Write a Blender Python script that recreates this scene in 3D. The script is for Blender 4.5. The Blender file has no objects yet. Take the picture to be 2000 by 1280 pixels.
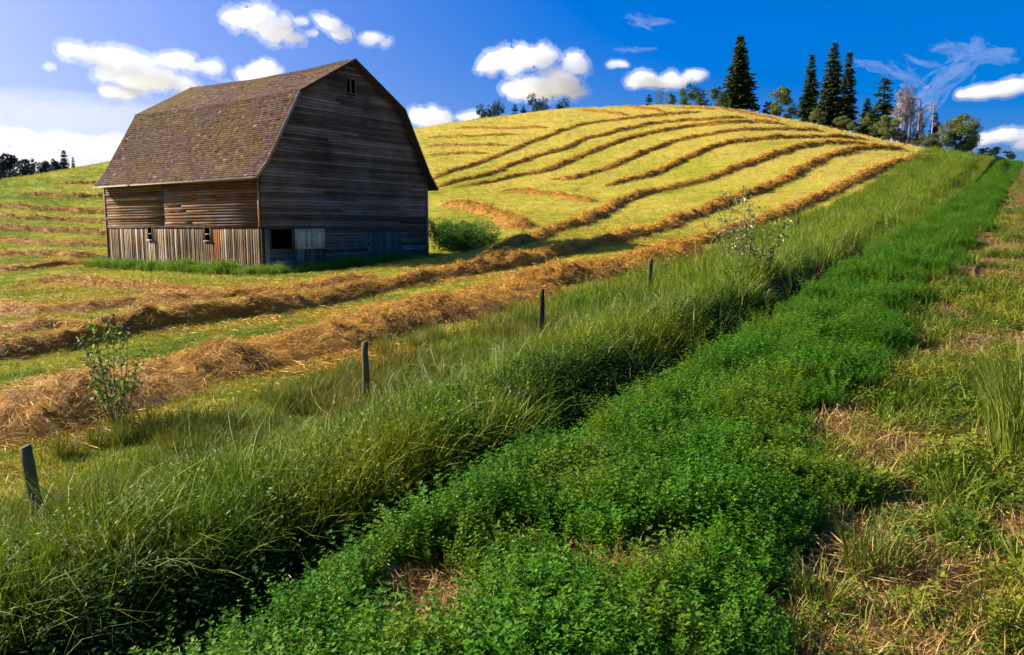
import bpy, math, random
import numpy as np
from mathutils import Vector, Matrix

RNG = np.random.default_rng(7)
random.seed(7)
S = bpy.context.scene
COL = S.collection

# ------------------------------------------------------------------ camera, sky, sun, exposure
PITCH = math.radians(7.4)
cam_d = bpy.data.cameras.new('camera')
cam_d.sensor_width = 36.0
cam_d.lens = 27.0
cam_d.clip_start = 0.05
cam_d.clip_end = 12000
cam = bpy.data.objects.new('camera', cam_d)
cam.location = (0, 0, 0)
cam.rotation_euler = (math.radians(90) - PITCH, 0, 0)
COL.objects.link(cam)
S.camera = cam

SUN_AZ = math.radians(-74)      # from +Y towards +X
SUN_EL = math.radians(31)
sun_dir = Vector((math.sin(SUN_AZ)*math.cos(SUN_EL), math.cos(SUN_AZ)*math.cos(SUN_EL), math.sin(SUN_EL)))

w = bpy.data.worlds.new('World')
S.world = w
w.use_nodes = True
nt = w.node_tree
nt.nodes.clear()
sky = nt.nodes.new('ShaderNodeTexSky')
sky.sky_type = 'NISHITA'
sky.sun_disc = False
sky.sun_elevation = SUN_EL
sky.sun_rotation = SUN_AZ
sky.altitude = 700
sky.air_density = 0.7
sky.dust_density = 7.5
sky.ozone_density = 6.5
hs = nt.nodes.new('ShaderNodeHueSaturation')
hs.inputs['Hue'].default_value = 0.519
hs.inputs['Saturation'].default_value = 2.35
hs.inputs['Value'].default_value = 1.28
gm = nt.nodes.new('ShaderNodeGamma')
gm.inputs['Gamma'].default_value = 0.5
bg = nt.nodes.new('ShaderNodeBackground')
bg.inputs['Strength'].default_value = 0.15
wo = nt.nodes.new('ShaderNodeOutputWorld')
nt.links.new(sky.outputs[0], gm.inputs['Color'])
nt.links.new(gm.outputs[0], hs.inputs['Color'])
nt.links.new(hs.outputs[0], bg.inputs[0])
nt.links.new(bg.outputs[0], wo.inputs[0])

sun_d = bpy.data.lights.new('sun', 'SUN')
sun_d.energy = 5.0
sun_d.angle = math.radians(0.53)
sun_d.color = (1.0, 0.95, 0.85)
sun = bpy.data.objects.new('sun', sun_d)
sun.rotation_euler = sun_dir.to_track_quat('Z', 'Y').to_euler()
sun.location = (-60, 10, 60)
COL.objects.link(sun)

S.view_settings.view_transform = 'Standard'
S.view_settings.look = 'None'
S.view_settings.exposure = 1.15
S.view_settings.gamma = 1.0
S.view_settings.use_curve_mapping = False
S.render.engine = 'CYCLES'
cy = S.cycles
cy.max_bounces = 12
cy.diffuse_bounces = 2
cy.glossy_bounces = 1
cy.transmission_bounces = 3
cy.transparent_max_bounces = 8
cy.volume_bounces = 10
cy.use_denoising = True
cy.sample_clamp_indirect = 4.0
cy.use_adaptive_sampling = True
cy.adaptive_threshold = 0.03

# ------------------------------------------------------------------ noise and ground shape
def _hash(ix, iy, seed):
    h = (ix.astype(np.int64)*374761393 + iy.astype(np.int64)*668265263 + seed*1442695041) & 0x7fffffff
    h = ((h ^ (h >> 13))*1274126177) & 0x7fffffff
    h = h ^ (h >> 16)
    return (h & 0xffff)/65535.0
def vnoise(x, y, seed=0):
    x = np.asarray(x, float); y = np.asarray(y, float)
    ix = np.floor(x); iy = np.floor(y)
    fx = x-ix; fy = y-iy
    fx = fx*fx*(3-2*fx); fy = fy*fy*(3-2*fy)
    a = _hash(ix, iy, seed); b = _hash(ix+1, iy, seed)
    c = _hash(ix, iy+1, seed); d = _hash(ix+1, iy+1, seed)
    return (a*(1-fx)+b*fx)*(1-fy)+(c*(1-fx)+d*fx)*fy
def fbm(x, y, seed=0, oct=3):
    v = 0; amp = .5; tot = 0
    for k in range(oct):
        v = v+amp*vnoise(x*2**k, y*2**k, seed+k*17); tot += amp; amp *= .5
    return v/tot
def sstep(a, b, x):
    u = np.clip((x-a)/(b-a), 0, 1)
    return u*u*(3-2*u)

U = np.array([0.55, 0.835])          # along the lane, uphill
T = np.array([-0.835, 0.55])         # away from the lane, into the field
def st(X, Y):
    return X*U[0]+Y*U[1], X*T[0]+Y*T[1]
def xy(s, t):
    return s*U[0]+t*T[0], s*U[1]+t*T[1]

_pt = np.array([-40, -8, -2.5, 1.0, 2.28, 2.55, 2.85, 3.25, 4.5, 5.1, 5.6, 6.6, 8.0, 9.4, 12, 400.])
_pz = np.array([-.6, -.5, -.05, 0, -.03, -.35, -1.10, -1.75, -2.0, -1.85, -1.55, -1.62, -2.05, -2.2, -2.2, -2.2])
_tt = np.linspace(-40, 60, 4001)
_zz = np.interp(_tt, _pt, _pz)
_k = np.hanning(17); _k /= _k.sum()
_zz[8:-8] = np.convolve(_zz, _k, 'valid')
def prof(t):
    return np.interp(t, _tt, _zz)

def pix_ang(px, py):
    """photo pixel -> (azimuth, tangent of elevation)"""
    x = (np.asarray(px, float)-1000)/1500; y = (np.asarray(py, float)-640)/1500
    Yf = math.cos(PITCH)-y*math.sin(PITCH); Z = -math.sin(PITCH)-y*math.cos(PITCH)
    return np.arctan2(x, Yf), Z/np.hypot(x, Yf)

# where the crest of the land stands against the sky: photo column, photo row, distance of the crest
SKYL = [(-260, 385, 120), (0, 355, 125), (215, 318, 140), (400, 292, 150), (600, 269, 160), (820, 251, 165), (930, 233, 165),
        (1100, 212, 165), (1300, 206, 160), (1430, 213, 150), (1530, 232, 142), (1620, 251, 135), (1700, 269, 128),
        (1800, 292, 124), (1900, 309, 124), (1975, 318, 124), (2100, 320, 126), (2300, 335, 128)]
_az, _tm = pix_ang([p[0] for p in SKYL], [p[1] for p in SKYL])
_rc = np.array([p[2] for p in SKYL], float)
_az = np.concatenate([[-3.2, -1.6], _az, [1.6, 3.2]])
_tm = np.concatenate([[0.0, 0.0], _tm, [0.02, 0.0]])
_rc = np.concatenate([[120, 120], _rc, [120, 120]])
_ag = np.linspace(-3.2, 3.2, 6401)
_tg = np.interp(_ag, _az, _tm); _rg = np.interp(_ag, _az, _rc)
_k2 = np.hanning(61); _k2 /= _k2.sum()
_tg = np.convolve(np.pad(_tg, 30, 'edge'), _k2, 'valid'); _rg = np.convolve(np.pad(_rg, 30, 'edge'), _k2, 'valid')

def plane(X, Y):
    s, t = st(X, Y)
    s2 = np.clip(s, -25, 400)
    t2 = np.clip(t, 9.4, 70)
    return -1.7+0.08*s2+prof(t)-0.02*(t2-9.4)

BARN_C = np.array([-12.8, 39.5]); BG = np.array([0.569, 0.822]); BL = np.array([-0.822, 0.569]); BZ = -2.42
def ground(X, Y, fine=True):
    X = np.asarray(X, float); Y = np.asarray(Y, float)
    R = np.hypot(X, Y)+1e-6; az = np.arctan2(X, Y)
    m = np.interp(az, _ag, _tg); rc = np.interp(az, _ag, _rg)
    Rl = np.minimum(R, rc)
    fx = Rl/R
    zb = plane(X*fx, Y*fx)
    qc = plane(X*rc/R, Y*rc/R)/rc
    q = zb/Rl+(m-qc)*sstep(0, 1, np.clip((Rl-34)/(rc-34), 0, 1)**1.05)
    z = q*Rl
    e = np.maximum(R-rc, 0)
    z = z+m*e-np.where(e < 120, 0.0011*e*e, 0.0011*14400+0.264*(e-120))
    z = np.maximum(z, -14)
    # level pad under the barn
    bx = (X-BARN_C[0])*BG[0]+(Y-BARN_C[1])*BG[1]; by = (X-BARN_C[0])*BL[0]+(Y-BARN_C[1])*BL[1]
    d = np.hypot(np.maximum(np.maximum(-bx, bx-12.8), 0), np.maximum(np.maximum(-by, by-14.9), 0))
    wb = 1-sstep(0.3, 7, d)
    z = z*(1-wb)+(BZ+0.03+0.012*np.clip(bx, 0, 12))*wb
    if fine:
        s, t = st(X, Y)
        z = z+(fbm(X*.35, Y*.35, 3)-.5)*.22*sstep(2, 10, R)*(t > 0.5)
        z = z+(fbm(X*2.2, Y*2.2, 5)-.5)*.09
    return z

def unproject(px, py):
    """photo pixels -> points on the ground"""
    az, tn = pix_ang(px, py)
    rs = np.geomspace(1.2, 260, 1500)
    out = []
    for a, q in zip(np.atleast_1d(az), np.atleast_1d(tn)):
        zz = ground(rs*math.sin(a), rs*math.cos(a), False)
        hit = np.nonzero(zz >= q*rs)[0]
        if len(hit) == 0:
            k = int(np.argmax(zz/rs))
        else:
            k = hit[0]
        out.append((rs[k]*math.sin(a), rs[k]*math.cos(a)))
    return np.array(out)
def at_px(px, py):
    p = unproject([px], [py])[0]
    return float(p[0]), float(p[1]), float(ground(p[0], p[1]))

# ------------------------------------------------------------------ mesh helpers
def new_mesh(name, V, F, mats=(), attrs=None, smooth=False):
    """V (n,3); F (m,k) with one k"""
    V = np.asarray(V, np.float32); F = np.asarray(F, np.int32)
    me = bpy.data.meshes.new(name)
    m, k = F.shape
    me.vertices.add(len(V)); me.vertices.foreach_set('co', V.ravel())
    me.loops.add(m*k); me.loops.foreach_set('vertex_index', F.ravel())
    me.polygons.add(m)
    me.polygons.foreach_set('loop_start', np.arange(0, m*k, k, dtype=np.int32))
    me.polygons.foreach_set('loop_total', np.full(m, k, np.int32))
    if smooth:
        me.polygons.foreach_set('use_smooth', np.ones(m, bool))
    for a, (typ, dat) in (attrs or {}).items():
        at = me.attributes.new(a, typ, 'POINT')
        if typ == 'FLOAT': at.data.foreach_set('value', np.asarray(dat, np.float32))
        elif typ == 'INT': at.data.foreach_set('value', np.asarray(dat, np.int32))
        else: at.data.foreach_set('vector', np.asarray(dat, np.float32).ravel())
    me.update(calc_edges=True)
    for mt in mats: me.materials.append(mt)
    return me
def link(name, me, parent=None, loc=None, **props):
    o = bpy.data.objects.new(name, me)
    COL.objects.link(o)
    if parent is not None: o.parent = parent
    if loc is not None: o.location = loc
    for k, v in props.items():
        if v: o[k] = v
    return o
def merge(parts):
    Vs, Fs, n = [], [], 0
    for V, F in parts:
        Vs.append(V); Fs.append(np.asarray(F)+n); n += len(V)
    return np.concatenate(Vs), np.concatenate(Fs)

BOXF = np.array([(0, 3, 2, 1), (4, 5, 6, 7), (0, 1, 5, 4), (1, 2, 6, 5), (2, 3, 7, 6), (3, 0, 4, 7)])
def box(x0, x1, y0, y1, z0, z1):
    return (np.array([(x0, y0, z0), (x1, y0, z0), (x1, y1, z0), (x0, y1, z0),
                      (x0, y0, z1), (x1, y0, z1), (x1, y1, z1), (x0, y1, z1)], float), BOXF.copy())
def tube(P, r, n=8):
    """round bar along the points P with radii r"""
    P = np.asarray(P, float); r = np.broadcast_to(np.asarray(r, float), (len(P),))
    d = np.gradient(P, axis=0); d /= np.linalg.norm(d, axis=1)[:, None]+1e-9
    up = np.array([0, 0, 1.]) if abs(d[0][2]) < .9 else np.array([1., 0, 0])
    V = []
    for p, dd, rr in zip(P, d, r):
        a = np.cross(dd, up); a /= np.linalg.norm(a)+1e-9; b = np.cross(dd, a)
        for k in range(n):
            f = 2*math.pi*k/n
            V.append(p+rr*(math.cos(f)*a+math.sin(f)*b))
    F = []
    m = len(P)
    for i in range(m-1):
        for k in range(n):
            F.append((i*n+k, i*n+(k+1) % n, (i+1)*n+(k+1) % n, (i+1)*n+k))
    V.append(P[-1]); c = len(V)-1
    for k in range(0, n, 2):
        F.append(((m-1)*n+k, (m-1)*n+(k+1) % n, (m-1)*n+(k+2) % n, c))
    return np.array(V), np.array(F)
def cards(C, D, W, L, wd):
    """rhombic leaves: base C, direction D, sideways W, length L, width wd"""
    D = D/(np.linalg.norm(D, axis=1)[:, None]+1e-9)
    W = W-D*np.sum(W*D, axis=1)[:, None]; W /= np.linalg.norm(W, axis=1)[:, None]+1e-9
    L = np.broadcast_to(L, (len(C),))[:, None]; wd = np.broadcast_to(wd, (len(C),))[:, None]
    V = np.stack([C, C+D*L*.5+W*wd*.5, C+D*L, C+D*L*.5-W*wd*.5], 1).reshape(-1, 3)
    F = np.arange(len(C)*4).reshape(-1, 4)
    return V, F
def rvec(n, rng=RNG):
    v = rng.normal(size=(n, 3)); return v/(np.linalg.norm(v, axis=1)[:, None]+1e-9)
def blades(B, H, lean, az, width, curl=1.0, rng=RNG):
    """grass blades: bases B, heights H, lean 0..1 at the tip, azimuth az"""
    n = len(B)
    dirx = np.stack([np.cos(az), np.sin(az), np.zeros(n)], 1)
    fa = az+math.pi/2+rng.uniform(-.8, .8, n)
    side = np.stack([np.cos(fa), np.sin(fa), np.zeros(n)], 1)
    rows = []
    for f, wf in ((0, .8), (.4, 1.), (.75, .7), (1., .08)):
        up = H*(f-.30*curl*lean*f**3)
        out = H*lean*f**2
        c = B+dirx*out[:, None]+np.stack([np.zeros(n), np.zeros(n), up], 1)
        hw = side*(width*wf*.5)[:, None]
        rows.append(c-hw); rows.append(c+hw)
    V = np.stack(rows, 1).reshape(-1, 3)
    b = np.arange(n)*8
    F = np.concatenate([np.stack([b+2*k, b+2*k+1, b+2*k+3, b+2*k+2], 1) for k in range(3)])
    return V, F

# ------------------------------------------------------------------ materials
def mat(name):
    m = bpy.data.materials.new(name); m.use_nodes = True
    m.node_tree.nodes.clear()
    return m, m.node_tree
def N(t, typ, **kw):
    n = t.nodes.new(typ)
    for k, v in kw.items():
        setattr(n, k, v)
    return n
def setin(n, **kw):
    for k, v in kw.items():
        n.inputs[k.replace('_', ' ')].default_value = v
    return n
def ramp(t, fac, stops):
    r = t.nodes.new('ShaderNodeValToRGB')
    e = r.color_ramp.elements
    while len(e) < len(stops): e.new(.5)
    for el, (p, c) in zip(e, stops):
        el.position = p; el.color = (*c, 1) if len(c) == 3 else c
    if fac is not None: t.links.new(fac, r.inputs[0])
    return r.outputs[0]
def mixc(t, fac, a, b, mode='MIX'):
    m = t.nodes.new('ShaderNodeMix'); m.data_type = 'RGBA'; m.blend_type = mode
    for sock, v in ((m.inputs[0], fac), (m.inputs[6], a), (m.inputs[7], b)):
        if isinstance(v, (int, float)): sock.default_value = v
        elif isinstance(v, tuple): sock.default_value = (*v, 1)
        else: t.links.new(v, sock)
    return m.outputs[2]
def maths(t, op, a, b=None, c=None, clamp=False):
    m = t.nodes.new('ShaderNodeMath'); m.operation = op; m.use_clamp = clamp
    for i, v in enumerate((a, b, c)):
        if v is None: continue
        if isinstance(v, (int, float)): m.inputs[i].default_value = v
        else: t.links.new(v, m.inputs[i])
    return m.outputs[0]
def noise(t, vec, scale, detail=3, rough=.55, dist=0):
    n = t.nodes.new('ShaderNodeTexNoise')
    n.inputs['Scale'].default_value = scale; n.inputs['Detail'].default_value = detail
    n.inputs['Roughness'].default_value = rough; n.inputs['Distortion'].default_value = dist
    if vec is not None: t.links.new(vec, n.inputs['Vector'])
    return n.outputs[0]
def mapping(t, vec, scale=(1, 1, 1), rot=(0, 0, 0)):
    m = t.nodes.new('ShaderNodeMapping')
    m.inputs['Scale'].default_value = scale; m.inputs['Rotation'].default_value = rot
    t.links.new(vec, m.inputs['Vector'])
    return m.outputs[0]
def remap(t, v, a, b, lo=0, hi=1):
    m = t.nodes.new('ShaderNodeMapRange'); m.clamp = True
    m.inputs[1].default_value = a; m.inputs[2].default_value = b; m.inputs[3].default_value = lo; m.inputs[4].default_value = hi
    t.links.new(v, m.inputs[0]); return m.outputs[0]
def finish(t, col, rough=.8, bump=None, bdist=.02, trans=0.0, spec=.3, bstr=1.0):
    p = t.nodes.new('ShaderNodeBsdfPrincipled')
    if isinstance(col, tuple): p.inputs['Base Color'].default_value = (*col, 1)
    else: t.links.new(col, p.inputs['Base Color'])
    p.inputs['Roughness'].default_value = rough
    p.inputs['Specular IOR Level'].default_value = spec
    if bump is not None:
        b = t.nodes.new('ShaderNodeBump'); b.inputs['Distance'].default_value = bdist; b.inputs['Strength'].default_value = bstr
        t.links.new(bump, b.inputs['Height']); t.links.new(b.outputs[0], p.inputs['Normal'])
    out = t.nodes.new('ShaderNodeOutputMaterial')
    if trans > 0:
        tr = t.nodes.new('ShaderNodeBsdfTranslucent')
        if isinstance(col, tuple): tr.inputs[0].default_value = (*col, 1)
        else: t.links.new(col, tr.inputs[0])
        mx = t.nodes.new('ShaderNodeMixShader'); mx.inputs[0].default_value = trans
        t.links.new(p.outputs[0], mx.inputs[1]); t.links.new(tr.outputs[0], mx.inputs[2])
        t.links.new(mx.outputs[0], out.inputs[0])
    else:
        t.links.new(p.outputs[0], out.inputs[0])
def wpos(t):
    return t.nodes.new('ShaderNodeNewGeometry').outputs['Position']
def rnd(t):
    return t.nodes.new('ShaderNodeObjectInfo').outputs['Random']
def isl(t):
    return t.nodes.new('ShaderNodeNewGeometry').outputs['Random Per Island']

def m_foliage(name, stops, patch=.35, patch_cols=None, trans=.25, rough=.55, isle=.45, spec=.3):
    """leaf colour varies from plant to plant, leaf to leaf and in broad patches of growth"""
    m, t = mat(name)
    P = wpos(t)
    a = maths(t, 'MULTIPLY', rnd(t), 1-isle)
    b = maths(t, 'MULTIPLY', isl(t), isle)
    f = maths(t, 'ADD', a, b)
    col = ramp(t, f, stops)
    if patch_cols:
        n = noise(t, P, patch, 3)
        col = mixc(t, remap(t, n, .47, .64), col, mixc(t, isl(t), patch_cols[0], patch_cols[1]))
    finish(t, col, rough, trans=trans, spec=spec)
    return m

M = {}
M['alfalfa'] = m_foliage('alfalfa_leaf', [(0, (.024, .085, .003)), (.5, (.062, .18, .005)), (.85, (.115, .27, .010)), (1, (.24, .36, .03))], 1.6,
                         ((.10, .19, .005), (.18, .25, .012)), trans=.35, spec=.12, isle=.7)
M['tall'] = m_foliage('tall_grass_blade', [(0, (.026, .060, .002)), (.35, (.082, .155, .005)), (.7, (.18, .275, .009)), (.90, (.30, .36, .025)), (1, (.52, .46, .10))], .45,
                      ((.12, .20, .005), (.32, .29, .014)), trans=.22, isle=.75, spec=.12)
M['fringe'] = m_foliage('fringe_grass_blade', [(0, (.05, .09, .012)), (.5, (.15, .18, .015)), (1, (.36, .28, .04))], .5,
                        ((.10, .16, .012), (.30, .18, .025)), trans=.25, spec=.15)
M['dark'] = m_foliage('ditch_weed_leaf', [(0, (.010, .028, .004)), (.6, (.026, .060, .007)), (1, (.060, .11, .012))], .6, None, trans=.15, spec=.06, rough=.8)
M['reed'] = m_foliage('tall_tuft_blade', [(0, (.06, .10, .008)), (.6, (.15, .22, .015)), (1, (.36, .34, .06))], 1, None, trans=.3, isle=1.0, spec=.15)
M['weed'] = m_foliage('weed_leaf', [(0, (.040, .080, .004)), (.5, (.11, .17, .009)), (.9, (.23, .26, .02)), (1, (.48, .38, .08))], 1.2,
                      ((.15, .18, .008), (.40, .30, .035)), trans=.25, spec=.12, isle=.7)
M['shrub'] = m_foliage('shrub_leaf', [(0, (.03, .09, .006)), (.5, (.08, .18, .010)), (1, (.18, .31, .018))], 1, None, trans=.3, isle=.8)
M['barnweed'] = m_foliage('barn_weed_leaf', [(0, (.08, .15, .010)), (.5, (.19, .30, .02)), (1, (.34, .44, .05))], 1, None, trans=.3, isle=.6, spec=.15)
M['poplar'] = m_foliage('poplar_leaf', [(0, (.07, .11, .02)), (.6, (.17, .20, .045)), (1, (.30, .30, .09))], 1, None, trans=.25, isle=.9)
M['poplar_pale'] = m_foliage('pale_poplar_leaf', [(0, (.06, .10, .04)), (.6, (.13, .17, .07)), (1, (.22, .24, .12))], 1, None, trans=.25, isle=.9)
M['spruce'] = m_foliage('spruce_needle', [(0, (.028, .060, .016)), (.6, (.10, .145, .04)), (1, (.20, .22, .08))], 1, None, trans=.08, isle=.9)
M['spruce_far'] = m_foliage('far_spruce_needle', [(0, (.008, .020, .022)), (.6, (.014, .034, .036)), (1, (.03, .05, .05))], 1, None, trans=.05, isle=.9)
M['haze_blue'] = m_foliage('hazed_tree_leaf', [(0, (.02, .09, .16)), (1, (.05, .15, .22))], 1, None, trans=.1, isle=.9)  # blue of the distance haze is put into the leaf colour
M['sapling'] = m_foliage('sapling_leaf', [(0, (.06, .10, .012)), (.5, (.14, .20, .025)), (1, (.45, .46, .12))], 1, None, trans=.4, isle=1.0, spec=.2)
M['deadleaf'] = m_foliage('seed_head', [(0, (.16, .20, .03)), (.6, (.38, .36, .09)), (1, (.70, .62, .26))], 1, None, trans=.2, isle=1.0)
M['deadtwig'] = m_foliage('bare_twig', [(0, (.16, .12, .10)), (1, (.32, .25, .2))], 1, None, trans=.0, isle=1.0)

STRAW = [(0, (.09, .030, .002)), (.3, (.38, .155, .008)), (.62, (.76, .38, .024)), (1, (.98, .68, .13))]
def m_straw(name, stops, trans=.12):
    m, t = mat(name)
    P = wpos(t)
    n = noise(t, P, .7, 4)
    f = maths(t, 'ADD', maths(t, 'MULTIPLY', isl(t), .75), maths(t, 'MULTIPLY', n, .35))
    f = maths(t, 'SUBTRACT', f, .06, clamp=True)
    finish(t, ramp(t, f, stops), .6, trans=trans, spec=.35)
    return m
M['straw'] = m_straw('hay_stalk', STRAW)
def m_mound():
    m, t = mat('matted_hay')
    P = wpos(t)
    a = noise(t, mapping(t, P, (9, 55, 40), (0, 0, 1.0)), 1.0, 5, .7, 1.2)
    b = noise(t, mapping(t, P, (50, 10, 40), (0, 0, .6)), 1.0, 5, .7, 1.2)
    n = noise(t, P, 1.6, 4)
    f = maths(t, 'ADD', maths(t, 'MULTIPLY', maths(t, 'MAXIMUM', a, b), .85), maths(t, 'MULTIPLY', n, .35))
    finish(t, ramp(t, f, [(.42, (.03, .010, .001)), (.56, (.22, .090, .004)), (.72, (.56, .26, .012)), (1, (.74, .42, .04))]), .8, bump=f, bdist=.10)
    return m
M['mound'] = m_mound()
M['strawlight'] = m_straw('dry_litter', [(0, (.14, .065, .012)), (.5, (.38, .22, .045)), (1, (.66, .44, .13))])

def m_stubble():
    m, t = mat('stubble_blade')
    P = wpos(t)
    n = noise(t, mapping(t, P, (1, 1, .3)), .085, 4, .6)
    n2 = noise(t, mapping(t, P, (.35, 1.5, 1), (0, 0, .15)), .75, 4, .65)
    x = t.nodes.new('ShaderNodeSeparateXYZ'); t.links.new(P, x.inputs[0])
    # land to the left and close by is greener, the hilltop riper
    g = maths(t, 'ADD', maths(t, 'MULTIPLY', x.outputs[0], .0045), maths(t, 'MULTIPLY', x.outputs[1], .0032))
    f = maths(t, 'ADD', maths(t, 'MULTIPLY', maths(t, 'SUBTRACT', n, .17), 1.25), maths(t, 'MULTIPLY', maths(t, 'SUBTRACT', n2, .27), 1.25))
    f = maths(t, 'ADD', f, g)
    f = maths(t, 'ADD', f, maths(t, 'MULTIPLY', isl(t), .55))
    col = ramp(t, remap(t, f, .50, 1.45), [(0, (.055, .15, .008)), (.3, (.14, .23, .010)), (.5, (.31, .33, .020)), (.75, (.50, .43, .045)), (1, (.64, .50, .11))])
    finish(t, col, .6, trans=.25)
    return m
M['stubble'] = m_stubble()

def m_field():
    m, t = mat('mown_field')
    P = wpos(t)
    n = noise(t, mapping(t, P, (1, 1, .3)), .085, 4, .6)
    n2 = noise(t, mapping(t, P, (.35, 1.5, 1), (0, 0, .15)), .75, 4, .65)
    n3 = noise(t, P, 4.5, 6, .7)
    x = t.nodes.new('ShaderNodeSeparateXYZ'); t.links.new(P, x.inputs[0])
    g = maths(t, 'ADD', maths(t, 'MULTIPLY', x.outputs[0], .0045), maths(t, 'MULTIPLY', x.outputs[1], .0032))
    f = maths(t, 'ADD', maths(t, 'MULTIPLY', maths(t, 'SUBTRACT', n, .17), 1.25), maths(t, 'MULTIPLY', maths(t, 'SUBTRACT', n2, .27), 1.25))
    f = maths(t, 'ADD', f, g)
    f = maths(t, 'ADD', f, maths(t, 'MULTIPLY', n3, .55))
    col = ramp(t, remap(t, f, .50, 1.45), [(0, (.035, .09, .006)), (.3, (.095, .16, .006)), (.5, (.215, .235, .014)), (.75, (.36, .31, .025)), (1, (.46, .34, .05))])
    finish(t, col, .9, bump=n3, bdist=.12, spec=.05)
    return m
M['field'] = m_field()
def m_soil(name, stops, sc=3.0, bd=.03, thatch=None):
    m, t = mat(name)
    P = wpos(t)
    n = noise(t, P, sc, 8, .7); n2 = noise(t, P, .7, 3)
    f = maths(t, 'ADD', maths(t, 'MULTIPLY', n, .7), maths(t, 'MULTIPLY', n2, .4))
    col = ramp(t, f, stops)
    if thatch:
        dp = t.nodes.new('ShaderNodeVectorMath'); dp.operation = 'DOT_PRODUCT'
        t.links.new(P, dp.inputs[0]); dp.inputs[1].default_value = (-.835, .55, 0)
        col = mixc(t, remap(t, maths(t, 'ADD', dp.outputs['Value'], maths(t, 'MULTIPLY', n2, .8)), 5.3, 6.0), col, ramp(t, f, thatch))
    finish(t, col, .95, bump=n, bdist=bd, spec=.04)
    return m
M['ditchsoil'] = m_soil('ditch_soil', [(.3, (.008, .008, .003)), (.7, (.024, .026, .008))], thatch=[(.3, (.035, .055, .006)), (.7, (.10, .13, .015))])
M['shoulder'] = m_soil('dry_shoulder_soil', [(.32, (.03, .018, .009)), (.5, (.10, .055, .022)), (.66, (.24, .14, .05)), (.85, (.40, .27, .11))], 9, .03)
M['pebble'] = m_straw('pebble_stone', [(0, (.10, .060, .030)), (.6, (.24, .155, .08)), (1, (.42, .30, .17))], 0.0)

def m_wood(name, stops, axis='X', streak=26, stain=None, rough=.85, rfac=.5):
    """weathered board: long grain along its local axis, board to board variation"""
    m, t = mat(name)
    tc = t.nodes.new('ShaderNodeTexCoord')
    P = wpos(t)
    sc = {'X': (1.2, streak, streak), 'Y': (streak, 1.2, streak), 'Z': (streak, streak, 1.2)}[axis]
    g = noise(t, mapping(t, tc.outputs['Object'], sc), 1.0, 6, .65, .4)
    big = noise(t, P, .45, 4, .6)
    f = maths(t, 'ADD', maths(t, 'MULTIPLY', g, .9-.4*rfac), maths(t, 'MULTIPLY', rnd(t), rfac))
    f = maths(t, 'ADD', f, maths(t, 'MULTIPLY', maths(t, 'SUBTRACT', big, .5), .7))
    col = ramp(t, f, stops)
    if stain: col = mixc(t, remap(t, noise(t, P, .8, 4, .6), .48, .66, 0, .85), col, stain)
    finish(t, col, rough, bump=g, bdist=.006, bstr=.8, spec=.12)
    return m
M['gable'] = m_wood('grey_weathered_siding', [(.15, (.028, .020, .014)), (.45, (.10, .078, .058)), (.75, (.22, .178, .14)), (1, (.36, .30, .25))], 'X', rfac=.45)
M['siding'] = m_wood('red_brown_siding', [(.15, (.035, .014, .007)), (.45, (.125, .050, .018)), (.75, (.25, .115, .040)), (1, (.42, .27, .14))], 'Y', rfac=.6, stain=(.16, .11, .10))
M['boards'] = m_wood('bleached_vertical_boards', [(.15, (.016, .009, .005)), (.45, (.070, .042, .020)), (.75, (.19, .120, .060)), (1, (.40, .29, .18))], 'Z', rfac=.65)
M['orange'] = m_wood('orange_brown_board', [(.2, (.07, .022, .005)), (.8, (.26, .09, .018))], 'Z')
M['door'] = m_wood('pale_door_boards', [(.2, (.30, .22, .11)), (.8, (.85, .70, .42))], 'Z')
M['bluedoor'] = m_wood('blue_grey_door_boards', [(.2, (.045, .038, .032)), (.8, (.17, .145, .12))], 'Z')
M['trim'] = m_wood('bleached_trim', [(.2, (.12, .09, .07)), (.8, (.40, .33, .27))], 'Y')
M['darkwood'] = m_wood('dark_timber', [(.2, (.02, .016, .014)), (.8, (.07, .055, .045))], 'Y')
M['post'] = m_wood('fence_post_wood', [(.1, (.010, .008, .004)), (.5, (.035, .027, .013)), (.9, (.14, .11, .05))], 'Z')
M['bark'] = m_wood('bark', [(.2, (.04, .03, .022)), (.8, (.14, .11, .085))], 'Z', 6)
M['palebark'] = m_wood('pale_aspen_bark', [(.2, (.18, .14, .13)), (.8, (.50, .42, .40))], 'Z', 6)
M['stem'] = m_wood('weed_stem', [(.2, (.05, .05, .02)), (.8, (.16, .14, .06))], 'Z', 6)

def m_shingle():
    m, t = mat('weathered_shingles')
    P = wpos(t)
    at = N(t, 'ShaderNodeAttribute', attribute_name='tint')
    n = noise(t, P, .35, 3); n2 = noise(t, P, 14, 4, .7)
    c1 = ramp(t, maths(t, 'ADD', maths(t, 'MULTIPLY', at.outputs['Fac'], .75), maths(t, 'MULTIPLY', n2, .35)),
              [(.1, (.045, .023, .015)), (.5, (.135, .073, .050)), (.85, (.24, .142, .105)), (1, (.50, .38, .35))])
    c2 = ramp(t, maths(t, 'ADD', maths(t, 'MULTIPLY', at.outputs['Fac'], .75), maths(t, 'MULTIPLY', n2, .35)),
              [(.1, (.055, .031, .011)), (.5, (.15, .088, .033)), (1, (.30, .19, .07))])
    col = mixc(t, remap(t, n, .42, .6), c1, c2)
    worn = noise(t, mapping(t, P, (1.7, 1.7, .42)), 1.0, 5, .7)
    col = mixc(t, maths(t, 'MULTIPLY', remap(t, worn, .60, .70), remap(t, at.outputs['Fac'], .2, .7, .2, .9)), col, (.40, .29, .26))
    finish(t, col, .9, bump=n2, bdist=.004, spec=.08)
    return m
M['shingle'] = m_shingle()

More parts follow.
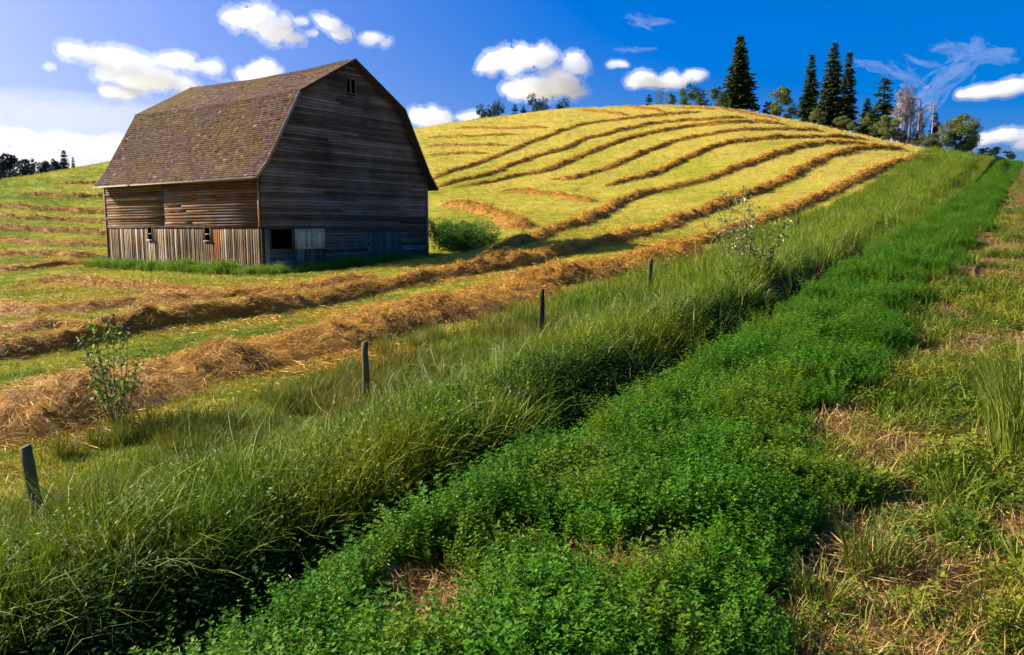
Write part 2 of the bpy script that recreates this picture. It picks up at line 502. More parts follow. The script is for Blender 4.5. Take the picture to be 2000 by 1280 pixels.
# ------------------------------------------------------------------ the land
def land():
    az = np.concatenate([np.linspace(-180, -50, 28)[:-1], np.linspace(-50, -39, 14)[:-1], np.linspace(-39, 39, 600),
                         np.linspace(39, 50, 14)[1:], np.linspace(50, 180, 28)[1:]])
    az = np.radians(az)
    R = np.concatenate([np.geomspace(.35, 170, 420), np.geomspace(175, 4000, 40)])
    A, RR = np.meshgrid(az, R, indexing='ij')
    X = RR*np.sin(A); Y = RR*np.cos(A); Z = ground(X, Y)
    na, nr = A.shape
    idx = np.arange(na*nr).reshape(na, nr)
    F = np.stack([idx[:-1, :-1], idx[1:, :-1], idx[1:, 1:], idx[:-1, 1:]], -1).reshape(-1, 4)[:, ::-1]
    V = np.stack([X, Y, Z], -1).reshape(-1, 3)
    # a small fan closes the middle
    _, t = st(X, Y); t = t.reshape(-1)
    tf = t[F].mean(1)
    wig = (fbm(V[F[:, 0], 0]*.5, V[F[:, 0], 1]*.5, 9)-.5)*1.2
    zone = np.where(tf < 2.35, 0, np.where(tf < 10.9+wig, 1, 2))
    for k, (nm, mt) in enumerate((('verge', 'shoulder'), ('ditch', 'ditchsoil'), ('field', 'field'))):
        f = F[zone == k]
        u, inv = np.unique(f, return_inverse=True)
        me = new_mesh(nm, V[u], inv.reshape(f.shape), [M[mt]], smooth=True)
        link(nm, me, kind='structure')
land()

# ------------------------------------------------------------------ scatter by instances
def protos(base, meshes):
    c = bpy.data.collections.new(base+'_kinds')
    for k, me in enumerate(meshes):
        o = bpy.data.objects.new('%s_plant_%02d' % (base, k), me)
        c.objects.link(o)
    return c
def scatter(name, pts, rot, scl, coll, nk, weights=None, **props):
    n = len(pts)
    me = bpy.data.meshes.new(name)
    me.vertices.add(n); me.vertices.foreach_set('co', np.asarray(pts, np.float32).ravel())
    a = me.attributes.new('rot', 'FLOAT_VECTOR', 'POINT'); a.data.foreach_set('vector', np.asarray(rot, np.float32).ravel())
    a = me.attributes.new('scl', 'FLOAT', 'POINT'); a.data.foreach_set('value', np.asarray(scl, np.float32))
    a = me.attributes.new('pick', 'INT', 'POINT'); a.data.foreach_set('value', RNG.choice(nk, n, p=None if weights is None else np.array(weights)/np.sum(weights)).astype(np.int32))
    o = link(name, me, **props)
    g = bpy.data.node_groups.new(name+'_scatter', 'GeometryNodeTree')
    g.interface.new_socket('Geometry', in_out='INPUT', socket_type='NodeSocketGeometry')
    g.interface.new_socket('Geometry', in_out='OUTPUT', socket_type='NodeSocketGeometry')
    gi = g.nodes.new('NodeGroupInput'); go = g.nodes.new('NodeGroupOutput')
    ip = g.nodes.new('GeometryNodeInstanceOnPoints')
    ci = g.nodes.new('GeometryNodeCollectionInfo')
    ci.inputs['Collection'].default_value = coll
    ci.inputs['Separate Children'].default_value = True
    ci.inputs['Reset Children'].default_value = True
    def na(nm, ty):
        q = g.nodes.new('GeometryNodeInputNamedAttribute'); q.data_type = ty; q.inputs['Name'].default_value = nm
        return q.outputs['Attribute']
    er = g.nodes.new('FunctionNodeEulerToRotation')
    L = g.links.new
    L(gi.outputs[0], ip.inputs['Points']); L(ci.outputs[0], ip.inputs['Instance'])
    ip.inputs['Pick Instance'].default_value = True
    L(na('pick', 'INT'), ip.inputs['Instance Index'])
    L(na('rot', 'FLOAT_VECTOR'), er.inputs[0]); L(er.outputs[0], ip.inputs['Rotation'])
    L(na('scl', 'FLOAT'), ip.inputs['Scale'])
    L(ip.outputs[0], go.inputs[0])
    md = o.modifiers.new('scatter', 'NODES'); md.node_group = g
    return o
def polar(n, r0, r1, a0=-38, a1=38, power=0.0, rng=RNG):
    """points of even density on the picture: uniform in azimuth and log distance"""
    a = np.radians(rng.uniform(a0, a1, n))
    R = np.exp(rng.uniform(math.log(r0), math.log(r1), n))
    return R*np.sin(a), R*np.cos(a), R
def spin(n, tilt=.15, rng=RNG):
    return np.stack([rng.normal(0, tilt, n), rng.normal(0, tilt, n), rng.uniform(0, 6.283, n)], 1)

def grass_clump(nb, H, spread, width, lean, matn, seed, hvar=.35, droop=1.0):
    r = np.random.default_rng(seed)
    a = r.uniform(0, 6.283, nb); q = spread*np.sqrt(r.uniform(0, 1, nb))
    B = np.stack([q*np.cos(a), q*np.sin(a), np.full(nb, -.03*H)], 1)
    h = H*r.uniform(1-hvar, 1+hvar*.5, nb)
    V, F = blades(B, h, lean*r.uniform(.25, 1.3, nb), a+r.normal(0, 1.0, nb), width*r.uniform(.6, 1.3, nb), droop, r)
    return new_mesh('tuft', V, F, [M[matn]])
def leafy_clump(nst, H, spread, leaf, lw, matn, seed, per=14, stem=True, tri=True):
    r = np.random.default_rng(seed)
    parts = []
    for k in range(nst):
        a = r.uniform(0, 6.283); q = spread*math.sqrt(r.uniform())
        b = np.array([q*math.cos(a), q*math.sin(a), -.02])
        h = H*r.uniform(.6, 1.1); ld = r.normal(0, .22, 2)
        f = np.linspace(.15, 1, per)
        C = b+np.stack([ld[0]*h*f**1.5, ld[1]*h*f**1.5, h*f], 1)
        out = np.arange(per)*2.4+r.uniform(0, 6)
        pet = leaf*.8*(1.3-f)[:, None]*np.stack([np.cos(out), np.sin(out), np.full(per, .4)], 1)
        C2 = C+pet
        m = 3 if tri else 1
        for j in range(m):
            o2 = out+(j-(m-1)/2)*1.1
            D = np.stack([np.cos(o2), np.sin(o2), r.uniform(-.1, .7, per)], 1)
            W = np.stack([-np.sin(o2), np.cos(o2), r.normal(0, .35, per)], 1)
            parts.append(cards(C2, D, W, leaf*r.uniform(.7, 1.25, per), lw*r.uniform(.7, 1.2, per)))
        if stem:
            V, F = blades(b[None], np.array([h]), np.array([np.hypot(*ld)]), np.array([math.atan2(ld[1], ld[0])]), np.array([.004]), 0, r)
            parts.append((V, F))
    V, F = merge(parts)
    return new_mesh('leafy_stems', V, F, [M[matn]])

def edge_noise(s, amp, f, seed):
    return (fbm(s*f, s*0+seed*3.1, seed)-.5)*2*amp
# edges of the green strip
def strip_right(s):
    return .98+edge_noise(s, .62, 1.05, 21)*(1-.6*sstep(8, 30, s))-.34*sstep(4, 16, s)-.12*sstep(30, 90, s)
def strip_left(s):
    return 2.40+edge_noise(s, .13, .9, 22)-.25*sstep(2.5, 9, s)

# worn dry spots inside the strip
DRY = [(835, 1215, .17), (815, 1150, .10), (930, 985, .13), (1115, 1120, .12), (1300, 1100, .10), (1245, 1135, .12), (770, 1105, .08), (1635, 835, .16),
       (1120, 890, .11), (1180, 905, .09), (880, 1260, .11), (1500, 930, .12), (1010, 1080, .08), (1330, 820, .12), (1500, 720, .14), (1640, 690, .15), (1250, 985, .08)]
DRYP = [(*at_px(a, b-0)[:2], r) for a, b, r in DRY]
def in_patch(X, Y, k=1.0):
    m = np.zeros(len(X), bool)
    for x, y, r in DRYP:
        wob = .7+.7*fbm(X*9, Y*9, 33)
        m |= np.hypot(X-x, Y-y) < r*k*wob*1.6
    return m
def build_alfalfa():
    ks = [leafy_clump(11, .25, .09, .018, .0105, 'alfalfa', 100+k, per=19) for k in range(5)]
    ks += [leafy_clump(9, .33, .08, .020, .011, 'alfalfa', 120+k, per=22) for k in range(2)]
    ks += [grass_clump(9, .27, .08, .005, .6, 'weed', 130)]
    c = protos('alfalfa', ks)
    n = 46000
    s = np.exp(RNG.uniform(math.log(2.2), math.log(128), n))-2.6
    t = RNG.uniform(.2, 2.6, n)
    X, Y = xy(s, t); R = np.hypot(X, Y)
    ok = (t > strip_right(s)) & (t < strip_left(s)) & (R > 1.5)
    # worn gaps
    gap = fbm(X*1.1, Y*1.1, 31, 3)
    ok &= ~((gap > .61) & (R < 30) & (RNG.uniform(size=len(X)) < .85))
    ok &= ~in_patch(X, Y)
    X, Y, R, t, s = X[ok], Y[ok], R[ok], t[ok], s[ok]
    sc = RNG.uniform(.55, 1.15, len(X))*(1+.12*sstep(15, 90, R))*(.62+.6*fbm(X*1.7, Y*1.7, 35))
    sc *= .62+.38*sstep(0, .35, t-strip_right(s))
    Z = ground(X, Y)
    scatter('alfalfa', np.stack([X, Y, Z], 1), spin(len(X)), sc, c, len(ks), kind='stuff', category='alfalfa',
            label='strip of dense low bright green alfalfa running uphill beside the dark ditch')
    print('alfalfa', len(X))
build_alfalfa()

def build_tall():
    ks = [grass_clump(24, .54, .12, .009, .38, 'tall', 200+k, hvar=.7) for k in range(5)]
    ks += [grass_clump(12, .85, .10, .007, .9, 'tall', 220+k, hvar=.5, droop=1.4) for k in range(2)]
    ks += [leafy_clump(6, .58, .14, .045, .016, 'tall', 240+k, per=15, tri=False) for k in range(2)]
    ks += [leafy_clump(7, .46, .15, .034, .014, 'fringe', 246, per=16, tri=False), leafy_clump(7, .5, .15, .04, .018, 'dark', 247, per=15, tri=False)]
    for k in range(2):      # stems with seed heads
        r = np.random.default_rng(250+k); n = 7
        a = r.uniform(0, 6.283, n); B = np.stack([.1*np.cos(a), .1*np.sin(a), np.zeros(n)], 1); h = r.uniform(.6, .9, n); ln = r.uniform(.05, .3, n)
        parts = [blades(B, h, ln, a, np.full(n, .004), 0, r)]
        for i in range(n):
            tip = B[i]+np.array([math.cos(a[i])*h[i]*ln[i], math.sin(a[i])*h[i]*ln[i], h[i]])
            m = 9; C = tip-np.array([0, 0, 1])*np.linspace(0, .12, m)[:, None]
            parts.append(cards(C, rvec(m, r)*.6+np.array([0, 0, 1.]), rvec(m, r), .035, .010))
        V, F = merge(parts)
        ks.append(new_mesh('seed_stems', V, F, [M['deadleaf']]))
    c = protos('tall_grass', ks)
    X, Y, R = polar(150000, 3.2, 126, -40, 40)
    s, t = st(X, Y)
    edge = 5.4+edge_noise(s, .6, .55, 41)-1.0*sstep(18, 70, R)
    top = 10.9+edge_noise(s, .8, .35, 42)
    ok = (t > edge) & (t < top)
    X, Y, R, t, s = X[ok], Y[ok], R[ok], t[ok], s[ok]
    keep = RNG.uniform(size=len(X)) < np.clip(1.15-.018*R, .35, 1)*np.clip(.55+fbm(X*.6, Y*.6, 44), .4, 1)
    X, Y, R, t, s = X[keep], Y[keep], R[keep], t[keep], s[keep]
    n = 26000
    s_ = np.exp(RNG.uniform(math.log(32), math.log(130), n)); t_ = RNG.uniform(3.9, 11.2, n)
    X_, Y_ = xy(s_, t_)
    X = np.concatenate([X, X_]); Y = np.concatenate([Y, Y_]); s = np.concatenate([s, s_]); t = np.concatenate([t, t_]); R = np.hypot(X, Y)
    hgt = .45+.95*fbm(X*.55, Y*.55, 43)+.9*(fbm(X*1.5, Y*1.5, 49)-.5)
    hgt *= 1-.48*sstep(6.8, 9.2, t)*sstep(24, 13, R)
    hgt *= 1+.30*sstep(17, 26, R)*sstep(80, 40, R)
    for ps, lim in ((4.2, 2.4), (9.6, 2.0), (15.6, 1.6)):
        ds = np.hypot((s-ps+.25)/.8, np.minimum(t-9.2, 0)/lim*.9)
        hgt *= .38+.62*sstep(.5, 1.3, ds)
    sc = RNG.uniform(.75, 1.15, len(X))*hgt*(1+.15*sstep(30, 110, R))
    Z = ground(X, Y)
    rot = spin(len(X), .16)
    rot[:, :2] *= 1.9
    scatter('tall_grass', np.stack([X, Y, Z], 1), rot, sc, c, len(ks), weights=[1.1]*5+[1.0]*2+[1.3]*2+[1.2, .8]+[.06]*2, kind='stuff', category='grass',
            label='tall rank green grass filling the bank between the hay field and the ditch')
    print('tall', len(X))
    # ripening fringe by the hay
    ks = [grass_clump(16, .42, .12, .009, .5, 'fringe', 260+k) for k in range(4)]
    c = protos('fringe_grass', ks)
    X, Y, R = polar(60000, 8, 120, -40, 40)
    s, t = st(X, Y)
    top = 11.9+edge_noise(s, 1.0, .3, 46)
    ok = ((t > 8.9) | ((s > 60) & (t > 5) & (fbm(X*.3, Y*.3, 45) > .45))) & (t < top) & (fbm(X*.8, Y*.8, 47) > .42)
    X, Y, R = X[ok], Y[ok], R[ok]
    scatter('fringe_grass', np.stack([X, Y, ground(X, Y)], 1), spin(len(X), .2), RNG.uniform(.6, 1.2, len(X)), c, len(ks), kind='stuff', category='grass',
            label='yellowing shorter grass along the fence at the edge of the mown hay')
    # dark broadleaf weeds low in the ditch
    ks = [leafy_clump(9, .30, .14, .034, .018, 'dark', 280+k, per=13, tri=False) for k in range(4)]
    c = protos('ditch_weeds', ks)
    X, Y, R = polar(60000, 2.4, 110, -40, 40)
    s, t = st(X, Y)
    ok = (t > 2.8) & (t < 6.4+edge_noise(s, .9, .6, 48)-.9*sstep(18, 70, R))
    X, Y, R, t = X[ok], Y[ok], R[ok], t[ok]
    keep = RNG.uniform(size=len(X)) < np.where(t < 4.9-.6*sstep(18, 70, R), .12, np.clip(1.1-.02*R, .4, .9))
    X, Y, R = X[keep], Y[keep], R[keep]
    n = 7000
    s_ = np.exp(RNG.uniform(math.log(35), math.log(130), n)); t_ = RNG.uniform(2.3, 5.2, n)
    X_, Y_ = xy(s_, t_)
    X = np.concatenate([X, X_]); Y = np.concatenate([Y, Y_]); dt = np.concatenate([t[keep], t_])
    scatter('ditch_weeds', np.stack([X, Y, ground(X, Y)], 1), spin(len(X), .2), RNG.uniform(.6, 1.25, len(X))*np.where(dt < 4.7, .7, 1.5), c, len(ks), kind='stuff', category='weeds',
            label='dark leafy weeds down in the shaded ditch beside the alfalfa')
    # long pale bent stalks over the ditch edge
    ks = [grass_clump(4, 1.0, .2, .008, .8, 'deadleaf', 290+k, droop=1.6) for k in range(3)]
    c = protos('bent_stalks', ks)
    n = 1500
    s = RNG.uniform(-1, 45, n); t = RNG.uniform(4.9, 9.5, n)
    X, Y = xy(s, t)
    scatter('bent_stalks', np.stack([X, Y, ground(X, Y)+.1], 1), spin(n, .35), RNG.uniform(.4, .85, n), c, 3, kind='stuff', category='dead grass',
            label='pale dead grass stalks bending over among the green ditch grass')
build_tall()

def build_stubble():
    ks = [grass_clump(16, .11, .13, .010, .6, 'stubble', 300+k) for k in range(5)]
    c = protos('stubble', ks)
    X, Y, R = polar(150000, 11, 165, -38, 38)
    s, t = st(X, Y)
    ok = (t > 10.4+edge_noise(s, .8, .35, 42))
    bx = (X-BARN_C[0])*BG[0]+(Y-BARN_C[1])*BG[1]; by = (X-BARN_C[0])*BL[0]+(Y-BARN_C[1])*BL[1]
    ok &= ~((bx > 0) & (bx < 12.8) & (by > 0) & (by < 14.9))
    X, Y, R = X[ok], Y[ok], R[ok]
    sc = RNG.uniform(.6, 1.4, len(X))*(.8+1.5*sstep(20, 150, R))*(.6+.8*fbm(X*.3, Y*.3, 51))
    scatter('stubble', np.stack([X, Y, ground(X, Y)], 1), spin(len(X), .25), sc, c, len(ks), kind='stuff', category='stubble',
            label='short yellow green stubble covering the mown hill between the rows of hay')
    print('stubble', len(X))
build_stubble()

def build_shoulder():
    def zone(n, r1=120):
        X, Y, R = polar(n, 1.6, r1, -5, 41)
        s, t = st(X, Y)
        ok = t < strip_right(s)+.05
        return X[ok], Y[ok], R[ok], t[ok], s[ok]
    # green weeds in patches
    ks = [grass_clump(14, .17, .07, .006, .8, 'weed', 400+k) for k in range(4)] + \
         [leafy_clump(7, .13, .08, .024, .013, 'weed', 420+k, per=9) for k in range(3)]
    c = protos('low_weeds', ks)
    X, Y, R, t, s = zone(120000)
    p = fbm(X*.9+5, Y*.9, 61, 4)
    keep = (RNG.uniform(size=len(X)) < np.clip((p-.49)*7, .06, .9)*np.clip(.25+.03*R, .3, .8))
    X, Y, R = X[keep], Y[keep], R[keep]
    sc = RNG.uniform(.45, 1.2, len(X))*(1+.8*sstep(10, 80, R))
    scatter('low_weeds', np.stack([X, Y, ground(X, Y)], 1), spin(len(X), .25), sc, c, len(ks), kind='stuff', category='weeds',
            label='patchy low green weeds on the dry shoulder of the lane')
    print('weeds', len(X))
    # dry straw litter, lying flat
    r = np.random.default_rng(5)
    ks = []
    for k in range(4):
        n = 16
        n = 30; C = np.stack([r.normal(0, .09, n), r.normal(0, .09, n), r.uniform(.005, .035, n)], 1)
        a = r.uniform(0, 6.283, n); D = np.stack([np.cos(a), np.sin(a), r.normal(0, .18, n)], 1)
        V, F = cards(C, D, rvec(n, r)+np.array([0, 0, .2]), r.uniform(.03, .10, n), .0032)
        ks.append(new_mesh('litter', V, F, [M['strawlight']]))
    ks += [grass_clump(12, .10, .06, .003, 1.1, 'strawlight', 440+k) for k in range(3)]
    c = protos('dry_straw', ks)
    X, Y, R, t, s = zone(90000)
    p = fbm(X*.9+5, Y*.9, 61, 4); q = fbm(X*1.6, Y*1.6, 63, 3)
    keep = (RNG.uniform(size=len(X)) < np.clip((.64-p)*5, .10, 1)*np.clip((q-.34)*4, .10, 1)*np.clip(.3+.03*R, .32, .9))
    X, Y, R = X[keep], Y[keep], R[keep]
    sc = RNG.uniform(.6, 1.5, len(X))*(1+.8*sstep(10, 80, R))
    scatter('dry_straw', np.stack([X, Y, ground(X, Y)], 1), spin(len(X), .12), sc, c, len(ks), kind='stuff', category='straw',
            label='dry golden straw litter lying on the shoulder of the lane')
    # the same litter in the worn spots of the green strip
    n = 1500
    pk = RNG.integers(0, len(DRYP), n)
    X = np.array([DRYP[i][0] for i in pk])+RNG.normal(0, .11, n); Y = np.array([DRYP[i][1] for i in pk])+RNG.normal(0, .11, n)
    scatter('dry_straw', np.stack([X, Y, ground(X, Y)+.02], 1), spin(n, .25), RNG.uniform(.6, 1.3, n), c, len(ks), kind='stuff', category='straw',
            label='dry golden litter showing in worn spots inside the alfalfa strip')
    # pebbles
    ks = []
    for k in range(3):
        th = np.linspace(0, math.pi, 5); ph = np.linspace(0, 2*math.pi, 8)[:-1]
        V = []
        for a in th:
            for b in ph:
                V.append((math.sin(a)*math.cos(b), math.sin(a)*math.sin(b)*.8, math.cos(a)*.6))
        V = np.array(V)*.011*r.uniform(.8, 1.2, (len(V), 1))
        F = [(i*7+j, i*7+(j+1) % 7, (i+1)*7+(j+1) % 7, (i+1)*7+j) for i in range(4) for j in range(7)]
        ks.append(new_mesh('stone', V, np.array(F), [M['pebble']]))
    c = protos('pebbles', ks)
    X, Y, R, t, s = zone(30000, 20)
    keep = (fbm(X*1.3, Y*1.3, 65) > .45) & (t < strip_right(s)-.1)
    X, Y, R = X[keep], Y[keep], R[keep]
    scatter('pebbles', np.stack([X, Y, ground(X, Y)+.003], 1), spin(len(X), .5), RNG.uniform(.4, 1.7, len(X)), c, 3, kind='stuff', category='gravel',
            label='small brown stones strewn on the bare shoulder of the lane')
build_shoulder()

# tall tuft at the right edge and bigger clumps on the shoulder: each a plant
def tuft(px, py, H, nb, label, matn='fringe', spread=.1, width=.008, lean=.25, seed=1, group=None):
    x, y, z = at_px(px, py)
    me = grass_clump(nb, H, spread, width, lean, matn, seed)
    me.name = 'grass_tuft'
    link('grass_tuft', me, loc=(x, y, z), category='grass tuft', label=label, group=group)
tuft(1996, 905, .78, 480, 'tall upright yellow green grass tuft at the right edge of the photo', 'reed', .16, .0045, .45, 501)
tuft(1600, 1190, .22, 90, 'yellow grass tuft on the shoulder beside the lower end of the alfalfa', 'fringe', .09, .005, .6, 502)
tuft(1700, 1130, .30, 110, 'taller yellow grass tuft in the middle of the dry shoulder', 'fringe', .10, .005, .5, 503)

# ------------------------------------------------------------------ windrows of hay
WR = [
 # points in the photo, width, height, label
 ([(-120, 895), (-40, 865), (60, 830), (160, 800), (280, 768), (400, 732), (520, 702), (640, 672), (760, 642), (880, 612), (1000, 574), (1090, 550), (1168, 533), (1270, 511), (1345, 485)],
  2.7, .50, 'largest thick brown row of hay nearest the fence, running behind the posts'),
 ([(1345, 485), (1420, 462), (1500, 434), (1559, 405), (1619, 381), (1678, 351), (1737, 327), (1797, 311), (1841, 308)],
  1.9, .38, 'row of hay climbing the right side of the hill beside the tall grass'),
 ([(-120, 722), (-20, 703), (84, 686), (169, 672), (240, 655), (330, 640), (430, 625), (520, 612), (600, 600), (674, 583), (732, 568), (847, 549), (924, 536), (1000, 521), (1045, 511), (1090, 503), (1150, 483), (1210, 471), (1240, 462), (1300, 447), (1345, 426), (1390, 411), (1435, 390), (1510, 367), (1559, 339), (1604, 314), (1648, 300), (1708, 291), (1767, 294)],
  2.1, .40, 'long row of hay crossing the barn shadow, second up from the fence'),
 ([(-100, 655), (0, 648), (60, 646), (130, 640), (180, 636)],
  1.4, .28, 'short row of hay at the left edge just above the second row from the fence'),
 ([(-80, 606), (0, 608), (63, 614), (169, 611), (253, 600), (338, 594), (422, 584), (498, 577), (560, 569), (617, 561), (668, 549), (732, 540)],
  1.3, .30, 'row of hay in front of the barn, ending beyond its dark gable end'),
 ([(30, 560), (90, 553), (160, 549), (230, 561), (295, 566), (380, 571), (440, 570)],
  1.0, .22, 'thin broken row of hay nearest the grass under the barn side wall'),
 ([(960, 487), (1000, 480), (1030, 474), (1075, 456), (1135, 438), (1165, 426), (1210, 396), (1255, 381), (1315, 369), (1375, 355), (1400, 345), (1450, 326), (1500, 308), (1559, 289), (1633, 281), (1700, 284)],
  1.9, .38, 'row of hay ending at the tip of the barn shadow, third up from the fence'),
 ([(1184, 366), (1220, 357), (1265, 345), (1310, 327), (1355, 303), (1400, 286), (1470, 275), (1530, 270), (1636, 269), (1700, 275)],
  1.7, .34, 'curving row of hay that starts in the hollow, fourth up from the fence'),
 ([(1079, 352), (1115, 351), (1175, 333), (1220, 315), (1265, 297), (1310, 280), (1355, 270), (1400, 262), (1460, 255), (1530, 256), (1612, 258)],
  1.7, .32, 'curving row of hay fifth up from the fence on the open hillside'),
 ([(899, 366), (950, 360), (1010, 346), (1070, 334), (1130, 309), (1175, 291), (1220, 274), (1280, 259), (1340, 250), (1400, 244), (1470, 240), (1540, 245)],
  1.7, .32, 'long curving row of hay sixth up from the fence, bending below the hilltop'),
 ([(857, 367), (899, 354), (950, 345), (986, 330), (1040, 309), (1094, 295), (1145, 273), (1220, 255), (1280, 242), (1340, 236), (1400, 234), (1460, 232)],
  1.7, .32, 'row of hay rising from the barn eave towards the tall lone spruce'),
 ([(848, 350), (881, 337), (935, 321), (980, 303), (1040, 279), (1085, 261), (1130, 247), (1175, 239), (1220, 234), (1300, 226), (1370, 220)],
  1.6, .30, 'uppermost of the long curving rows of hay on the hillside'),
 ([(869, 402), (926, 408), (980, 426), (1028, 450)],
  2.6, .45, 'wide brown heap of hay running down behind the round green shrub'),
 ([(980, 375), (1040, 378), (1100, 385), (1160, 397)],
  1.8, .30, 'short row of hay in the hollow above the wide brown heap'),
 ([(839, 304), (895, 301), (950, 300)], 1.3, .24, 'short faint row of hay beside the barn roof, lowest of four'),
 ([(833, 286), (910, 286), (992, 285)], 1.3, .24, 'short faint row of hay beside the barn roof, second of four'),
 ([(839, 270), (920, 268), (1010, 264)], 1.3, .24, 'short faint row of hay beside the barn roof, third of four'),
 ([(890, 252), (980, 252), (1070, 250)], 1.3, .24, 'short faint row of hay beside the barn roof, uppermost of four'),
 ([(1130, 217), (1170, 220), (1225, 227)], 1.5, .26, 'thin row of hay slanting down just left of the hilltop'),
 ([(1210, 208), (1250, 213), (1300, 221)], 1.5, .26, 'thin row of hay slanting down right on the hilltop skyline'),
 ([(1320, 212), (1370, 214), (1440, 220), (1520, 236)], 1.5, .26, 'thin row of hay along the skyline below the lone spruce'),
 ([(110, 361), (150, 359), (240, 360)], 1.3, .22, 'faint top row of hay on the slope left of the barn'),
 ([(40, 382), (120, 384), (240, 386)], 1.5, .26, 'second row of hay down the slope left of the barn'),
 ([(-60, 403), (0, 405), (80, 409), (150, 414), (240, 418)], 1.5, .28, 'third row of hay down the slope left of the barn'),
 ([(-60, 424), (0, 426), (80, 430), (240, 437)], 1.4, .28, 'fourth row of hay down the slope left of the barn'),
 ([(-60, 446), (0, 448), (80, 452), (150, 457), (240, 459)], 1.4, .30, 'fifth row of hay down the slope, level with the barn windows'),
 ([(-60, 469), (0, 472), (80, 478), (150, 482), (240, 481)], 1.4, .30, 'sixth row of hay down the slope, level with the barn vertical boards'),
 ([(-60, 495), (0, 497), (80, 499), (150, 502), (212, 503)], 1.3, .28, 'seventh row of hay down the slope left of the barn'),
 ([(-40, 530), (30, 528), (80, 524), (150, 516), (205, 512)], 1.2, .24, 'lowest row of hay level with the foot of the barn'),
]
def windrow(pts, wd, ht, label, seed):
    wd *= 1.22; ht *= .95
    r = np.random.default_rng(seed)
    P = unproject([p[0] for p in pts], [p[1] for p in pts])
    d = np.concatenate([[0], np.cumsum(np.linalg.norm(np.diff(P, axis=0), axis=1))])
    L = d[-1]
    Rm = np.hypot(*P.mean(0))
    step = np.clip(Rm*.006, .14, .5)
    n = int(np.clip(L/step, 12, 700))
    # smooth centre line
    u = np.linspace(0, L, n)
    cx = np.interp(u, d, P[:, 0]); cyy = np.interp(u, d, P[:, 1])
    kk = max(3, int(n*.05))
    k = np.hanning(kk+2)[1:-1]; k /= k.sum()
    pad = kk//2
    def sm(a):
        ap = np.concatenate([np.full(pad, a[0])+(np.arange(-pad, 0))*(a[1]-a[0]), a, np.full(kk-1-pad, a[-1])+np.arange(1, kk-pad)*(a[-1]-a[-2])])
        return np.convolve(ap, k, 'valid')
    cx, cyy = sm(cx), sm(cyy)
    if Rm > 45: ht *= 1.25; wd *= .66
    tx = np.gradient(cx); ty = np.gradient(cyy); tl = np.hypot(tx, ty); tx /= tl; ty /= tl
    wob = (fbm(u*.35, u*0, seed)-.5)*.9
    cx = cx-ty*wob; cyy = cyy+tx*wob
    W = wd*(.60+.8*fbm(u*.6, u*0+7, seed+1)); H = ht*(.55+.85*fbm(u*.7, u*0+3, seed+2))
    endf = np.clip(np.minimum(u, L-u)/1.5, .05, 1)
    W = W*endf**.5; H = H*endf
    nc = 15
    v = np.linspace(-1, 1, nc)
    Vv, Uu = np.meshgrid(v, np.arange(n), indexing='xy')
    X = cx[:, None]-ty[:, None]*W[:, None]*.5*Vv; Y = cyy[:, None]+tx[:, None]*W[:, None]*.5*Vv
    bell = np.maximum(0, 1-np.abs(Vv)**2.2)
    lump = .30+1.4*fbm(X*3.6, Y*3.6, seed+3, 4)
    Z0 = ground(X, Y)
    Z = Z0-.03+bell*H[:, None]*lump
    V = np.stack([X, Y, Z], -1).reshape(-1, 3)
    idx = np.arange(n*nc).reshape(n, nc)
    F = np.stack([idx[:-1, :-1], idx[1:, :-1], idx[1:, 1:], idx[:-1, 1:]], -1).reshape(-1, 4)[:, ::-1]
    parts = [(V, F)]; nmf = len(F)
    # stalks
    Rc = np.hypot(cx, cyy)
    dens = np.clip(12000/Rc**1.05, 30, 760)*wd/1.8
    ns = int(np.clip((dens.mean()*L), 500, 46000))
    prob = dens/dens.sum()
    i = r.choice(n, ns, p=prob)
    vv = np.clip(r.normal(0, .58, ns), -1.9, 1.9)
    px = cx[i]-ty[i]*W[i]*.5*vv+r.normal(0, .1, ns); py = cyy[i]+tx[i]*W[i]*.5*vv+r.normal(0, .1, ns)
    b = np.maximum(0, 1-np.abs(vv)**2.2)
    lm = .30+1.4*fbm(px*3.6, py*3.6, seed+3, 4)
    pz = ground(px, py)+b*H[i]*lm+r.uniform(-.03, .07, ns)
    Rr = np.hypot(px, py)
    # the stalks lie in swirls, mostly along the row
    ang = np.arctan2(ty[i], tx[i])+(fbm(px*1.1, py*1.1, seed+4)-.5)*4.0+r.normal(0, .55, ns)
    D = np.stack([np.cos(ang), np.sin(ang), r.normal(0, .25, ns)], 1)
    Ln = r.uniform(.16, .5, ns)*(1+.006*Rr)
    wdt = np.clip(Rr*.00042, .006, .045)*r.uniform(.7, 1.5, ns)
    C = np.stack([px, py, pz], 1)-D*Ln[:, None]*.5
    side = np.cross(D, np.array([0, 0, 1.]))+rvec(ns, r)*.6
    # two hinged pieces so that stalks bend
    side /= np.linalg.norm(side, axis=1)[:, None]
    bend = np.stack([r.normal(0, .05, ns), r.normal(0, .05, ns), r.uniform(0, .07, ns)], 1)
    hw = side*wdt[:, None]*.5
    A0, A1, A2 = C, C+D*Ln[:, None]*.5+bend, C+D*Ln[:, None]
    VV = np.stack([A0-hw*.6, A0+hw*.6, A1-hw, A1+hw, A2-hw*.3, A2+hw*.3], 1).reshape(-1, 3)
    bb = np.arange(ns)*6
    FF = np.concatenate([np.stack([bb, bb+1, bb+3, bb+2], 1), np.stack([bb+2, bb+3, bb+5, bb+4], 1)])
    parts.append((VV, FF))
    V, F = merge(parts)
    me = new_mesh('hay_row', V, F, [M['straw'], M['mound']])
    mi = np.zeros(len(F), np.int32); mi[:nmf] = 1
    me.polygons.foreach_set('material_index', mi)
    link('hay_row', me, category='hay row', label=label, group='rows of cut hay drying across the field')
    return ns
